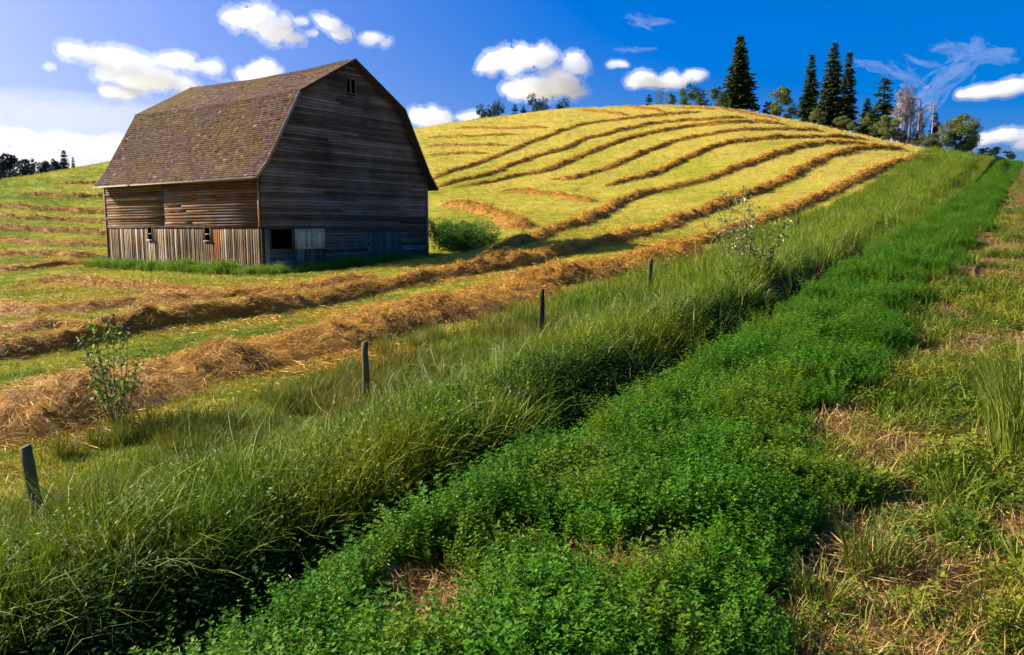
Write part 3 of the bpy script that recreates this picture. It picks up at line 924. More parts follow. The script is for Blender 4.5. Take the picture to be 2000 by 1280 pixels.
def loose():
    r = np.random.default_rng(77)
    ks = []
    for k in range(4):
        n = 12
        C = np.stack([r.normal(0, .16, n), r.normal(0, .16, n), r.uniform(.03, .10, n)], 1)
        a = r.normal(0, .9, n); D = np.stack([np.cos(a), np.sin(a), r.normal(0, .15, n)], 1)
        V, F = cards(C, D, rvec(n, r)+np.array([0, 0, .2]), r.uniform(.12, .38, n), .012)
        ks.append(new_mesh('loose_stalks', V, F, [M['straw']]))
    c = protos('loose_hay', ks)
    X, Y, R = polar(90000, 12, 160, -38, 38, rng=r)
    s, t = st(X, Y)
    m = fbm(X*.10+s*.05, Y*.35, 81, 3)
    ok = (t > 11.4) & (r.uniform(size=len(X)) < np.clip((m-.44)*4.5, .04, .8)*(1-.72*sstep(30, 90, R)))
    bx = (X-BARN_C[0])*BG[0]+(Y-BARN_C[1])*BG[1]; by = (X-BARN_C[0])*BL[0]+(Y-BARN_C[1])*BL[1]
    ok &= ~((bx > 0) & (bx < 12.8) & (by > 0) & (by < 14.9))
    X, Y, R = X[ok], Y[ok], R[ok]
    scatter('loose_hay', np.stack([X, Y, ground(X, Y)], 1), spin(len(X), .1), r.uniform(.6, 1.3, len(X))*(1+.6*sstep(20, 150, R)), c, len(ks), kind='stuff', category='hay',
            label='loose golden stalks of hay scattered over the stubble between the rows')
loose()
tot = 0
for k, (p, wd, ht, lb) in enumerate(WR):
    tot += windrow(p, wd, ht, lb, 900+k*11)
print('straws', tot)

# ------------------------------------------------------------------ barn
def build_barn():
    W, L = 12.8, 14.9
    root = bpy.data.objects.new('barn', None)
    COL.objects.link(root)
    root.location = (BARN_C[0], BARN_C[1], BZ)
    root.rotation_euler = (0, 0, math.atan2(BG[1], BG[0]))
    root['category'] = 'barn'
    root['label'] = 'old weathered wooden barn with a brown shingled gambrel roof standing in the hay field'
    r = np.random.default_rng(11)
    def part(name, V, F, mt, smooth=False, parent=root, **pr):
        return link(name, new_mesh(name, V, F, [M[mt]]), parent=parent, **pr)
    PX = np.array([-.60, .16, 2.38, W/2, W-2.38, W-.16, W+.60]); PZ = np.array([4.88, 5.80, 9.52, 11.78, 9.52, 5.80, 4.88])
    def roofz(x): return np.interp(x, PX, PZ)
    def xrange_at(z, mgn=.10):
        z = z+mgn
        xl = np.interp(z, PZ[:4], PX[:4]); xl = max(xl, 0.0)
        return xl+.0, W-xl
    # board with slightly wavy long edges: 3 stations
    def slab(p0, p1, up, out, w, th, tilt=0.0, jit=.006):
        """board from p0 to p1, width w along up, thickness th along out"""
        p0 = np.array(p0, float); p1 = np.array(p1, float); up = np.array(up, float); out = np.array(out, float)
        V = []
        ns = 4
        for i in range(ns):
            p = p0+(p1-p0)*i/(ns-1)
            j = r.normal(0, jit, 3)
            a = p+up*j[0]+out*abs(j[1])*.5
            V += [a+out*tilt, a+out*(th+tilt), a+up*(w+j[2])+out*th, a+up*(w+j[2])]
        F = []
        for i in range(ns-1):
            b = i*4; c = b+4
            F += [(b, b+1, c+1, c), (b+1, b+2, c+2, c+1), (b+2, b+3, c+3, c+2), (b+3, b, c, c+3)]
        F += [(3, 2, 1, 0), (4*ns-4, 4*ns-3, 4*ns-2, 4*ns-1)]
        return np.array(V), np.array(F)
    # --- gable end towards the lane (local y = 0, outside is -y)
    z = 2.5; k = 0
    out = (0, -1, 0)
    win = (W/2-.36, W/2+.36, 9.95, 10.75)
    while z < 11.35:
        h = .158+r.normal(0, .006)
        xl, xr = xrange_at(z+h)
        segs = [(xl, xr)]
        cuts = sorted(r.uniform(xl+1.5, xr-1.5, 1)) if xr-xl > 6 else []
        for c in cuts:
            segs = [s2 for s in segs for s2 in ([(s[0], c-.005), (c+.005, s[1])] if s[0] < c < s[1] else [s])]
        if z+h > win[2] and z < win[3]:
            segs = [s2 for s in segs for s2 in ([(s[0], win[0]), (win[1], s[1])] if s[0] < win[0] and s[1] > win[1] else
                    ([(s[0], min(s[1], win[0]))] if s[0] < win[0] else ([(max(s[0], win[1]), s[1])] if s[1] > win[1] else [])))]
        for a, b in segs:
            if b-a < .15: continue
            miss = r.uniform() < .02 and b-a < 8
            sag = r.normal(0, .008)
            tl = .028 if not miss else .05
            V, F = slab((a, -.03, z+sag), (b, -.03, z-sag), (0, 0, 1), out, h+.012, .014, tilt=tl+abs(r.normal(0, .006)))
            part('siding_board', V, F, 'gable')
        z += h; k += 1
    # belt board under the siding
    V, F = slab((0, -.065, 2.36), (W, -.065, 2.36), (0, 0, 1), out, .13, .03); part('belt_board', V, F, 'gable')
    # --- window in the peak
    wx0, wx1, wz0, wz1 = win
    fr = merge([box(wx0-.04, wx0+.03, -.10, -.02, wz0-.04, wz1+.04), box(wx1-.03, wx1+.04, -.10, -.02, wz0-.04, wz1+.04),
                box(wx0+.03, wx1-.03, -.10, -.02, wz0-.04, wz0+.02), box(wx0+.03, wx1-.03, -.10, -.02, wz1-.02, wz1+.04)])
    wn = part('window', *fr, 'gable')
    part('mullion', *box(W/2-.035, W/2+.02, -.085, -.035, wz0+.02, wz1-.02), 'trim', parent=wn)
    part('board', *box(W/2-.16, W/2+.12, -.09, -.063, wz0-.30, wz0-.14), 'darkwood')
    # --- lower gable wall: boards with openings
    def hrow(x0, x1, z0, z1, mt, dz=.16, name='siding_board'):
        z = z0
        while z < z1-.03:
            h = min(dz+r.normal(0, .004), z1-z)
            V, F = slab((x0, -.02, z), (x1, -.02, z+r.normal(0, .004)), (0, 0, 1), out, h-.006, .016, tilt=.022)
            part(name, V, F, mt); z += h
    def vrow(x0, x1, z0, z1, mt, dx=.17, name='wall_board', yy=-.02, parent=root):
        x = x0
        while x < x1-.04:
            h = min(dx+r.normal(0, .02), x1-x)
            V, F = slab((x, yy, z0+r.uniform(-.02, .02)), (x+r.normal(0, .006), yy, z1+r.uniform(-.01, .0)), (1, 0, 0), (0, -1, 0), h-.009, .02+r.uniform(0, .012))
            part(name, V, F, mt, parent=parent); x += h
    vrow(.02, .42, -.4, 2.36, 'boards')
    hrow(.42, 2.02, -.4, 1.28, 'gable')
    # open window hole .55-1.95 at 1.3-2.35
    op = merge([box(.42, .56, -.08, .06, 1.28, 2.34), box(1.92, 2.04, -.08, .06, 1.28, 2.34), box(.56, 1.92, -.09, .06, 1.26, 1.33)])
    part('window_frame', *op, 'gable')
    # half door with brace
    dr = part('door', *merge([box(2.06, 2.16, -.13, -.07, 1.27, 2.36), box(4.0, 4.1, -.13, -.07, 1.27, 2.36),
                              box(2.16, 4.0, -.13, -.07, 1.27, 1.37), box(2.16, 4.0, -.13, -.07, 2.26, 2.36)]), 'door')
    vrow(2.08, 4.08, 1.29, 2.35, 'door', .18, 'board', -.045, dr)
    for (xa, za, xb, zb) in ((3.2, 1.82, 3.95, 2.25), (3.2, 1.82, 3.95, 1.38)):
        d = np.array([xb-xa, 0, zb-za]); d = d/np.linalg.norm(d); up = np.array([-d[2], 0, d[0]])
        V, F = slab((xa, -.075, za), (xb, -.075, zb), up, out, .10, .03); part('brace', V, F, 'door', parent=dr)
    vrow(2.04, 4.14, -.4, 1.26, 'gable')
    hrow(4.14, 7.45, -.4, 2.36, 'gable')
    # wide sliding door of vertical blue grey boards
    vrow(7.6, 10.35, .1, 2.2, 'bluedoor', .19, 'wall_board', -.075)
    part('door_rail', *box(7.3, 10.6, -.14, -.10, 2.22, 2.32), 'darkwood')
    hrow(7.45, W-.02, -.4, 2.36, 'gable')
    # --- long side (local x = 0, outside is -x)
    def slab_x(y0, y1, z0, w, th, tilt, vertical, zt=None, xo=-.02, jit=.006):
        if not vertical:
            return slab((xo, y0, z0), (xo, y1, z0+r.normal(0, .006)), (0, 0, 1), (-1, 0, 0), w, th, tilt, jit)
        return slab((xo, y0, z0), (xo, y0+r.normal(0, .01), zt), (0, 1, 0), (-1, 0, 0), w, th, tilt, jit)
    z = 2.5
    while z < 5.05:
        h = .15+r.normal(0, .012)
        seams = [0, 8.5, L] if r.uniform() < .6 else [0, r.uniform(3, 7), 8.5, L]
        for a, b in zip(seams[:-1], seams[1:]):
            V, F = slab_x(a+.006, b-.006, z, h+.014, .015, .03+abs(r.normal(0, .012)), False, xo=-.03, jit=.009)
            part('siding_board', V, F, 'siding')
        z += h
    V, F = slab_x(0, L, 2.40, .10, .03, 0, False, xo=-.045); part('belt_board', V, F, 'siding')
    wins = ((9.85, 10.3), (4.22, 4.75))
    y = .05
    while y < L-.05:
        h = float(np.clip(r.normal(.17, .035), .10, .26)); h = min(h, L-y)
        zb, zt = -.45, 2.44+r.uniform(-.02, .02)
        inw = [w_ for w_ in wins if y+h > w_[0]+.04 and y < w_[1]-.04]
        if inw: zt = 1.72
        mt = 'orange' if 3.35 < y < 4.0 else 'boards'
        V, F = slab_x(y, y, zb, h-r.uniform(.008, .028), .018+r.uniform(0, .02), 0, True, zt, xo=-.02)
        o = part('wall_board', V, F, mt)
        if mt == 'orange': o['label'] = 'orange brown board beside the second small window'
        y += h
    for a, b in wins:
        f = merge([box(-.09, -.02, a-.04, a+.02, 1.70, 2.40), box(-.09, -.02, b-.02, b+.04, 1.70, 2.40)])
        wn = part('window', *f, 'boards')
        part('sill', *box(-.13, -.015, a-.09, b+.09, 1.66, 1.74), 'trim', parent=wn)
        part('muntin', *box(-.075, -.045, a+.02, b-.02, 2.05, 2.10), 'trim', parent=wn)
    # corner boards
    part('corner_board', *box(-.075, .10, -.115, -.055, -.4, 2.45), 'boards')
    part('corner_board', *box(-.115, -.075, -.10, .06, 2.45, 4.95), 'siding')
    part('corner_board', *box(W-.1, W+.06, -.115, -.055, -.4, 5.0), 'gable')
    part('corner_board', *box(-.1, -.04, L-.1, L+.05, -.4, 4.95), 'siding')
    # --- hidden walls, plain but real
    n = len(PX)
    def wallpoly(y0, y1, mt):
        xs = [0, 0, 2.38, W/2, W-2.38, W, W]; zs = [-.4, 5.4, 9.42, 11.66, 9.42, 5.4, -.4]
        V = [(a, y0, b) for a, b in zip(xs, zs)]+[(a, y1, b) for a, b in zip(xs, zs)]
        me = bpy.data.meshes.new('rear_wall')
        m_ = len(xs)
        F = [tuple(range(m_)), tuple(range(2*m_-1, m_-1, -1))]+[(i, i+m_, (i+1) % m_+m_, (i+1) % m_) for i in range(m_)]
        me.from_pydata([tuple(v) for v in V], [], F); me.materials.append(M[mt])
        link('rear_wall', me, parent=root)
    wallpoly(L-.03, L, 'gable')
    part('side_wall', *box(W-.04, W, .0, L-.04, -.4, 5.4), 'gable')
    for yy in (3.7, 7.4, 11.1):
        for xx in (.12, W-.16):
            part('timber', *box(xx-.06, xx+.06, yy-.08, yy+.08, -.3, 5.2), 'darkwood')
    # --- roof
    O = .48
    def off(i):  # outward normals per segment
        d = np.array([PX[i+1]-PX[i], PZ[i+1]-PZ[i]]); d /= np.linalg.norm(d); return np.array([-d[1], d[0]])
    parts = []
    th = .07
    def sagf(yv): return -.16*np.sin(np.pi*np.clip(yv/L, 0, 1))+.02*np.sin(yv*1.3)
    OB = .18
    ys = np.linspace(-O, L+OB, 9)
    V = []; m_ = len(PX)
    for yv in ys:
        for i in range(m_):
            V.append((PX[i], yv, PZ[i]+sagf(yv)*(PZ[i]-4.9)/7))
        for i in range(m_):
            nn = (off(max(i-1, 0))+off(min(i, m_-2)))/2
            V.append((PX[i]-nn[0]*th*1.1, yv, PZ[i]-nn[1]*th*1.1+sagf(yv)*(PZ[i]-4.9)/7))
    F = []
    for a in range(len(ys)-1):
        b0 = a*2*m_; b1 = b0+2*m_
        for i in range(m_-1):
            F.append((b0+i, b0+i+1, b1+i+1, b1+i)); F.append((b0+m_+i, b1+m_+i, b1+m_+i+1, b0+m_+i+1))
        F.append((b0, b1, b1+m_, b0+m_)); F.append((b0+m_-1, b0+2*m_-1, b1+2*m_-1, b1+m_-1))
    for b0 in (0, (len(ys)-1)*2*m_):
        for i in range(m_-1):
            F.append((b0+i, b0+m_+i, b0+m_+i+1, b0+i+1))
    roof = part('roof', np.array(V), np.array(F), 'darkwood')
    # shingles in overlapping courses
    V = []; F = []; tint = []
    for i in range(m_-1):
        a = np.array([PX[i], PZ[i]]); b = np.array([PX[i+1], PZ[i+1]])
        rev = i >= 3
        if rev: a, b = b, a
        nn = off(i)
        ln = np.linalg.norm(b-a); d = (b-a)/ln
        expo = .148
        nrow = int(round(ln/expo)); expo = ln/nrow
        wmean = .19 if not rev else .6
        for q in range(nrow):
            y = -O-.03
            base = a+d*(q*expo-(.05 if (q == 0 and i in (2, 3, 0, 5)) else 0))
            rj = r.normal(0, .006)
            rt = r.normal(0, .05)
            while y < L+OB:
                wd = float(np.clip(r.normal(wmean, wmean*.3), wmean*.45, wmean*1.8))
                y2 = min(y+wd, L+OB+.03)
                lift = .022+abs(r.normal(0, .006)); slip = r.normal(0, .010)+rj
                curl = 0.0
                u_ = r.uniform()
                tn = np.clip(r.normal(.42+rt, .16), 0, .85)
                if u_ < .012: lift += .03; tn = .2; slip -= .03
                elif u_ < .022: tn = 1.0
                elif u_ < .03: lift = .008; tn = .05
                p0 = base+d*slip+nn*lift; p1 = base+d*(expo*1.12)+nn*.007
                pb = base+d*slip+nn*.0
                sg0 = sagf(y)*(base[1]-4.9)/7; sg1 = sagf(y2)*(base[1]-4.9)/7
                g = .004
                b0 = len(V)
                V += [(p0[0], y+g, p0[1]+sg0), (p0[0], y2-g, p0[1]+sg1), (p1[0], y2-g, p1[1]+sg1), (p1[0], y+g, p1[1]+sg0),
                      (pb[0], y+g, pb[1]+sg0), (pb[0], y2-g, pb[1]+sg1)]
                F += [(b0, b0+3, b0+2, b0+1), (b0+4, b0, b0+1, b0+5)]
                F += [(b0+4, b0+3, b0, b0+4), (b0+1, b0+2, b0+5, b0+1)] if False else []
                tint += [tn]*6
                y = y2
    me = new_mesh('shingles', np.array(V), np.array(F), [M['shingle']], attrs={'tint': ('FLOAT', tint)})
    link('shingles', me, parent=roof, kind='stuff')
    print('shingle quads', len(F))
    # rake boards on both gable ends, eave board
    for yy, nm in ((-O-.05, 0), (L+OB+.01, 1)):
        for i in range(m_-1):
            nn = off(i); a = np.array([PX[i], PZ[i]]); b = np.array([PX[i+1], PZ[i+1]])
            p = [a+nn*.02, b+nn*.02, b-nn*.13, a-nn*.13]
            V = [(q_[0], yy, q_[1]) for q_ in p]+[(q_[0], yy+.035, q_[1]) for q_ in p]
            part('rake_board', np.array(V), BOXF.copy(), 'trim' if i in (0, 1) else 'darkwood', parent=roof)
    part('eave_board', *box(-.655, -.63, -O, L+OB, 4.82, 4.885), 'trim', parent=roof)
    part('eave_board', *box(W+.63, W+.655, -O, L+OB, 4.80, 4.885), 'darkwood', parent=roof)
build_barn()

# weeds against the barn: each patch of it one mass
def weeds_at_barn():
    ks = [leafy_clump(8, .55, .16, .07, .03, 'barnweed', 600+k, per=12, tri=False) for k in range(3)]+[grass_clump(18, .6, .14, .014, .5, 'barnweed', 610+k) for k in range(3)]
    c = protos('barn_weeds', ks)
    n = 2600
    y = RNG.uniform(-1.0, 15.0, n); x = -RNG.uniform(.1, 1.7, n)
    n2 = 1500
    x2 = RNG.uniform(-1.5, 13.5, n2); y2 = -RNG.uniform(.1, 2.0, n2)
    bx = np.concatenate([x, x2]); by = np.concatenate([y, y2])
    X = BARN_C[0]+BG[0]*bx+BL[0]*by; Y = BARN_C[1]+BG[1]*bx+BL[1]*by
    hh = .35+1.7*fbm(bx*.8+9, by*.8, 71)**1.3
    scatter('barn_weeds', np.stack([X, Y, ground(X, Y)], 1), spin(len(X), .15), RNG.uniform(.6, 1.1, len(X))*hh*1.0, c, len(ks), kind='stuff', category='weeds',
            label='green weeds and grass growing along the foot of the barn walls')
weeds_at_barn()

# ------------------------------------------------------------------ shrubs and saplings
def leaf_mass(r, n, centre, rad, leaf, lw, hollow=.55, lumps=9):
    """leaves through an uneven volume made of several lumps"""
    L_ = r.normal(0, .42, (lumps, 3))*rad; Lr = r.uniform(.45, .75, lumps)*min(rad)
    k = r.integers(0, lumps, n)
    v = rvec(n, r)*(r.uniform(hollow, 1, n)**.6)[:, None]*Lr[k][:, None]
    C = np.asarray(centre)+L_[k]*np.array([1, 1, .8])+v
    D = v/np.linalg.norm(v, axis=1)[:, None]+rvec(n, r)*.9
    return C, cards(C, D, rvec(n, r), leaf*r.uniform(.6, 1.3, n), lw*r.uniform(.6, 1.3, n))

def shrub(px, py, rad, label, matn='shrub', n=5000, leaf=.11, lw=.05, seed=1, cat='shrub', name='shrub', stems=9, group=None):
    x, y, z = at_px(px, py)
    r = np.random.default_rng(seed)
    root = link(name, None, loc=(x, y, z), category=cat, label=label, group=group)
    C, (V, F) = leaf_mass(r, n, (0, 0, rad[2]*.8), np.array(rad), leaf, lw, .3, 26)
    V[:, 2] = np.abs(V[:, 2])
    link('foliage', new_mesh('foliage', V[:], F, [M[matn]]), parent=root)
    parts = []
    for k in range(stems):
        a = r.uniform(0, 6.283); q = r.uniform(.3, .8)
        P = [np.array([0, 0, -.1])+np.array([math.cos(a), math.sin(a), 0])*rad[0]*q*f+np.array([0, 0, 1])*rad[2]*1.6*f**.8 for f in (0, .35, .7, 1)]
        parts.append(tube(P, [.03, .022, .015, .006], 6))
    V, F = merge(parts)
    link('stems', new_mesh('stems', V, F, [M['bark']]), parent=root)
    return root
shrub(898, 490, (3.0, 2.0, 1.15), 'rounded bright green shrub beyond the dark end of the barn', 'shrub', 22000, .13, .05, 21)
shrub(858, 490, (.7, .6, 1.2), 'small dark bush close against the right hand corner of the barn', 'dark', 1500, .14, .06, 22)

def sapling(px, py, H, label, nst, spread, leaf, lw, seed, matn='sapling', per=26, tipmat=None):
    x, y, z = at_px(px, py)
    r = np.random.default_rng(seed)
    root = link('sapling', None, loc=(x, y, z), category='sapling', label=label)
    st_parts, lf = [], []
    for k in range(nst):
        a = r.uniform(0, 6.283); h = H*r.uniform(.55, 1) if k else H
        sp = spread*r.uniform(.2, 1)*(0.15 if k == 0 else 1)
        f = np.linspace(0, 1, 7)
        P = np.stack([math.cos(a)*sp*f**.9+.02*np.sin(f*9+k), math.sin(a)*sp*f**.9, h*f-.05], 1)
        st_parts.append(tube(P, np.linspace(.013, .003, 7), 5))
        for q in range(int(per*.45)):
            g = r.uniform(.25, 1); b = np.array([np.interp(g, f, P[:, j]) for j in range(3)])
            aa = r.uniform(0, 6.283); tl = r.uniform(.12, .32)*(1.2-g)*H*.6
            tw = np.stack([b, b+np.array([math.cos(aa)*tl*.6, math.sin(aa)*tl*.6, tl*.4]), b+np.array([math.cos(aa)*tl, math.sin(aa)*tl, tl*.85])])
            st_parts.append(tube(tw, [.005, .004, .002], 4))
            m = r.integers(3, 8)
            ff = r.uniform(.2, 1, m)
            C = b+(tw[2]-b)*ff[:, None]
            lf.append(cards(C, rvec(m, r)+np.array([0, 0, .1]), rvec(m, r), leaf*r.uniform(.5, 1.3, m), lw*r.uniform(.6, 1.2, m)))
    V, F = merge(st_parts); link('stems', new_mesh('stems', V, F, [M['stem']]), parent=root)
    V, F = merge(lf); link('leaves', new_mesh('leaves', V, F, [M[matn]]), parent=root)
    return root
sapling(232, 850, 2.05, 'spindly leafy sapling standing in front of the thick hay near the leftmost post', 9, .75, .085, .046, 31, per=40)
sapling(1448, 545, 3.0, 'straggly sapling with pale leaves rising from the bank beyond the fourth post', 14, 1.3, .10, .042, 32, 'deadleaf', per=34)
sapling(1475, 560, 2.0, 'green leafed sapling beside the straggly pale one on the bank', 10, 1.0, .13, .06, 33, 'sapling', per=24)

# ------------------------------------------------------------------ fence posts
def posts():
    data = [(48, 872, 4.2, 1.25, .068, (.05, -.11), 'thick dark fence post leaning at the left edge of the photo'),
            (713, 668, 9.6, 1.30, .062, (0, 0.01), 'straight tall fence post directly in front of the thick hay row'),
            (1058, 566, 15.6, 1.45, .070, (0, .0), 'fence post with a pale left side, third from the left'),
            (1271, 507, 21.9, 1.30, .075, (.02, .03), 'grey fence post half sunk in tall grass, fourth from the left'),
            (1558, 426, 40.8, 1.5, .075, (0, 0), 'tiny far fence post showing above the grass beyond the saplings')]
    for k, (px, py, s, H, rad, lean, lb) in enumerate(data):
        x, y = xy(s, 9.4)
        az, tn = pix_ang(px, py)
        R = math.hypot(x, y)
        x, y = R*math.sin(az), R*math.cos(az)
        zt = tn*R
        zg = float(ground(x, y))
        hh = max(zt-zg, .6)
        r = np.random.default_rng(70+k)
        f = np.linspace(0, 1, 9)
        ly, lx = lean
        P = np.stack([lx*(f-1)*-1*0+(-lx)*(1-f)*hh*-1*-1, ly*f*0, -.35+(hh+.35)*f], 1)
        # foot displaced so that the top stands where it should
        P[:, 0] = lx*-(1-f)*hh; P[:, 1] = ly*(1-f)*hh
        P[:, 0] += r.normal(0, .006, 9); P[:, 1] += r.normal(0, .006, 9)
        V, F = tube(P, rad*(1+r.normal(0, .04, 9))*np.linspace(1.1, .92, 9), 10)
        V += r.normal(0, .003, V.shape)
        V[-11:, 2] += (V[-11:, 0]-P[-1, 0])*.25
        link('fence_post', new_mesh('fence_post', V, F, [M['post']]), loc=(x, y, zg), category='fence post', label=lb,
             group='wooden posts of the old fence along the ditch')
posts()

# ------------------------------------------------------------------ trees
def spruce_mesh(H, Rb, seed, gap=0.0, sparse=1.0, matn='spruce', bare=.06):
    r = np.random.default_rng(seed)
    parts = []
    nw = int(H*2.6)
    for i in range(nw):
        f = (i+r.uniform(-.3, .3))/nw
        f = bare+(1-bare)*np.clip(f, 0, 1)
        z = H*f
        rad = Rb*(1-f)**.82*r.uniform(.78, 1.12)*(.85 if f < .15 else 1)+.12
        nb = int(max(5, (7+rad*1.6)*sparse))
        a0 = r.uniform(0, 6.283)
        for b in range(nb):
            if r.uniform() < gap: continue
            a = a0+6.283*b/nb+r.normal(0, .18)
            ln = rad*r.uniform(.55, 1.2)
            m = max(3, int(ln*7))
            g = np.linspace(.12, 1, m)
            droop = -.10*ln*g-.16*ln*g**2+.20*ln*np.maximum(g-.7, 0)
            if f > .8: droop = .25*ln*g
            C0 = np.stack([math.cos(a)*ln*g, math.sin(a)*ln*g, z+droop], 1)
            for sd in (-1, 1, 0, .5, -.5):
                aa = a+sd*r.uniform(.5, 1.0, m)
                D = np.stack([np.cos(aa), np.sin(aa), r.uniform(-.75, .05, m)], 1)
                Wv = np.stack([-np.sin(aa), np.cos(aa), r.normal(0, .5, m)], 1)
                sz = (.38+.26*(1-g)*ln)*r.uniform(.7, 1.3, m)
                parts.append(cards(C0, D, Wv, sz, sz*.42))
    n = 10
    C = np.stack([r.normal(0, .03, n), r.normal(0, .03, n), np.linspace(H*.94, H*1.0, n)], 1)
    parts.append(cards(C, np.stack([r.normal(0, .4, n), r.normal(0, .4, n), np.ones(n)], 1), rvec(n, r), .4, .12))
    V, F = merge(parts)
    tr = tube([(0, 0, -.5), (0, 0, H*.3), (0.02, 0, H*.7), (0, 0, H*.98)], [H*.016+.05, H*.012+.03, H*.006+.02, .015], 7)
    return new_mesh('crown', V, F, [M[matn]]), new_mesh('trunk', *tr, [M['bark']])
def broad_mesh(H, Rr, seed, matn='poplar', leaf=.35, n=2400, trunks=1, barkm='bark', crown0=.25):
    r = np.random.default_rng(seed)
    parts = []; lv = []
    for k in range(trunks):
        ox, oy = (r.normal(0, Rr*.5, 2) if trunks > 1 else (0, 0))
        h = H*r.uniform(.8, 1)
        parts.append(tube([(ox, oy, -.4), (ox*1.05, oy, h*.4), (ox*1.1+.1, oy, h*.92)], [.05+.012*h, .03+.008*h, .03], 6))
        nb = int(7+h*.9)
        for b in range(nb):
            g = crown0+(1-crown0)*(b+.5)/nb
            a = r.uniform(0, 6.283); ln = Rr*(.9-.55*abs(g-.5))*r.uniform(.6, 1.15)/max(1, trunks**.35)
            P = np.array([(ox, oy, h*g), (ox+math.cos(a)*ln*.5, oy+math.sin(a)*ln*.5, h*g+ln*.35), (ox+math.cos(a)*ln, oy+math.sin(a)*ln, h*g+ln*.6)])
            parts.append(tube(P, [.045, .03, .012], 5))
            m = max(4, int(n/(trunks*nb)))
            c = P[2]*.6+P[1]*.4
            v = rvec(m, r)*(r.uniform(.2, 1, m)**.5)[:, None]*ln*np.array([.55, .55, .42])
            lv.append(cards(c+v*1.15, rvec(m, r)+np.array([0, 0, -.2]), rvec(m, r), leaf*r.uniform(.6, 1.3, m), leaf*.6))
    V, F = merge(lv)
    return new_mesh('crown', V, F, [M[matn]]), new_mesh('trunk', *merge(parts), [M[barkm]])
def bare_mesh(H, Rr, seed, trunks=3):
    r = np.random.default_rng(seed)
    parts = []; tw = []
    for k in range(trunks):
        ox, oy = r.normal(0, Rr*.55, 2); h = H*r.uniform(.75, 1)
        parts.append(tube([(ox, oy, -.4), (ox+r.normal(0, .15), oy, h*.45), (ox+r.normal(0, .3), oy, h)], [.16, .11, .03], 6))
        for b in range(26):
            g = r.uniform(.45, .98); a = r.uniform(0, 6.283); ln = Rr*r.uniform(.3, .8)
            p = np.array([ox, oy, h*g]); e = p+np.array([math.cos(a)*ln, math.sin(a)*ln, ln*.9])
            parts.append(tube([p, (p+e)/2+r.normal(0, .05, 3), e], [.05, .035, .012], 4))
            m = 12
            C = p+(e-p)*r.uniform(.3, 1, m)[:, None]
            tw.append(cards(C, rvec(m, r)+np.array([0, 0, .6]), rvec(m, r), r.uniform(.25, .6, m), .07))
    V, F = merge(tw)
    return new_mesh('crown', V, F, [M['deadtwig']]), new_mesh('trunk', *merge(parts), [M['palebark']])

def place_tree(name, px, top, base, dist, meshes, Hm, label, cat, group=None, yaw=0.0, wide=1.0):
    """stand a tree at the photo column px; its foot on the land at distance dist"""
    az, tt = pix_ang(px, top)
    _, tb = pix_ang(px, base)
    x, y = dist*math.sin(az), dist*math.cos(az)
    zg = float(ground(x, y))-.1
    H = tt*dist-zg
    root = link(name, None, loc=(x, y, zg), category=cat, label=label, group=group)
    k = H/Hm
    root.scale = (k*wide, k*wide, k)
    root.rotation_euler = (0, 0, yaw)
    link('crown', meshes[0], parent=root); link('trunk', meshes[1], parent=root)
    return root
SP = [spruce_mesh(14, 3.0, 41), spruce_mesh(16, 2.5, 42, .10), spruce_mesh(16, 2.6, 43, .12), spruce_mesh(16, 2.0, 44, .05), spruce_mesh(12, 2.4, 45, .3, .8)]
gs = 'tall dark spruces along the far edge of the field'
place_tree('spruce_tree', 1447, 68, 212, 153, SP[0], 14, 'lone tall broad spruce standing just right of the hilltop', 'spruce', gs, .4, 1.32)
place_tree('spruce_tree', 1586, 106, 246, 146, SP[1], 16, 'leftmost of the three tall narrow spruces standing together', 'spruce', gs, 1.0, 1.25)
place_tree('spruce_tree', 1630, 82, 256, 142, SP[2], 16, 'tallest spruce, middle one of the three standing together', 'spruce', gs, 2.0, 1.32)
place_tree('spruce_tree', 1660, 100, 262, 141, SP[3], 16, 'darkest narrow spruce, rightmost of the three standing together', 'spruce', gs, 3.0, 1.2)
place_tree('spruce_tree', 1695, 192, 270, 138, SP[1], 16, 'small spruce in the gap right of the three tall ones', 'spruce', gs, 4.0, 1.9)
place_tree('spruce_tree', 1729, 150, 276, 137, SP[4], 12, 'ragged open spruce with a bent top left of the bare aspens', 'spruce', gs, 5.0, 1.6)
place_tree('spruce_tree', 1828, 220, 298, 134, SP[1], 16, 'small thin spruce between the bare aspens and the leafy poplars', 'spruce', gs, 2.4, 1.5)
BR = [broad_mesh(8, 3.2, 51, n=6500, crown0=.08), broad_mesh(8, 2.9, 52, 'poplar_pale', n=5000, crown0=.08), broad_mesh(9, 3.6, 53, 'poplar_pale', trunks=6, n=7000, crown0=.28, leaf=.26, barkm='palebark'), broad_mesh(7, 3.2, 54, 'shrub', n=5200, crown0=.03),
      broad_mesh(9, 3.2, 55, 'poplar_pale', n=2200, leaf=.3, trunks=4, crown0=.1)]
gb = 'leafy trees along the far edge of the field'
def bt(px, top, base, dist, k, Hm, label, yaw=0, wide=1.0):
    place_tree('poplar_tree', px, top, base, dist, BR[k], Hm, label, 'poplar', gb, yaw, wide)
bt(1342, 178, 206, 172, 3, 7, 'rounded green bush tree on the skyline left of the lone spruce', 1, 1.2)
bt(1290, 176, 205, 178, 4, 9, 'thin sparse tree on the skyline beneath the small cloud', 2, 1.0)
bt(1312, 184, 205, 178, 1, 8, 'low pale tree tight against the rounded green one on the skyline', 3)
bt(1402, 172, 210, 162, 1, 8, 'pale grey green tree touching the left side of the lone spruce', 4, 1.1)
bt(1475, 196, 222, 156, 1, 8, 'small pale tree close against the right foot of the lone spruce', 5, 1.1)
bt(1524, 177, 234, 149, 0, 8, 'dense green poplar midway between the lone spruce and the tall three', 6, 1.15)
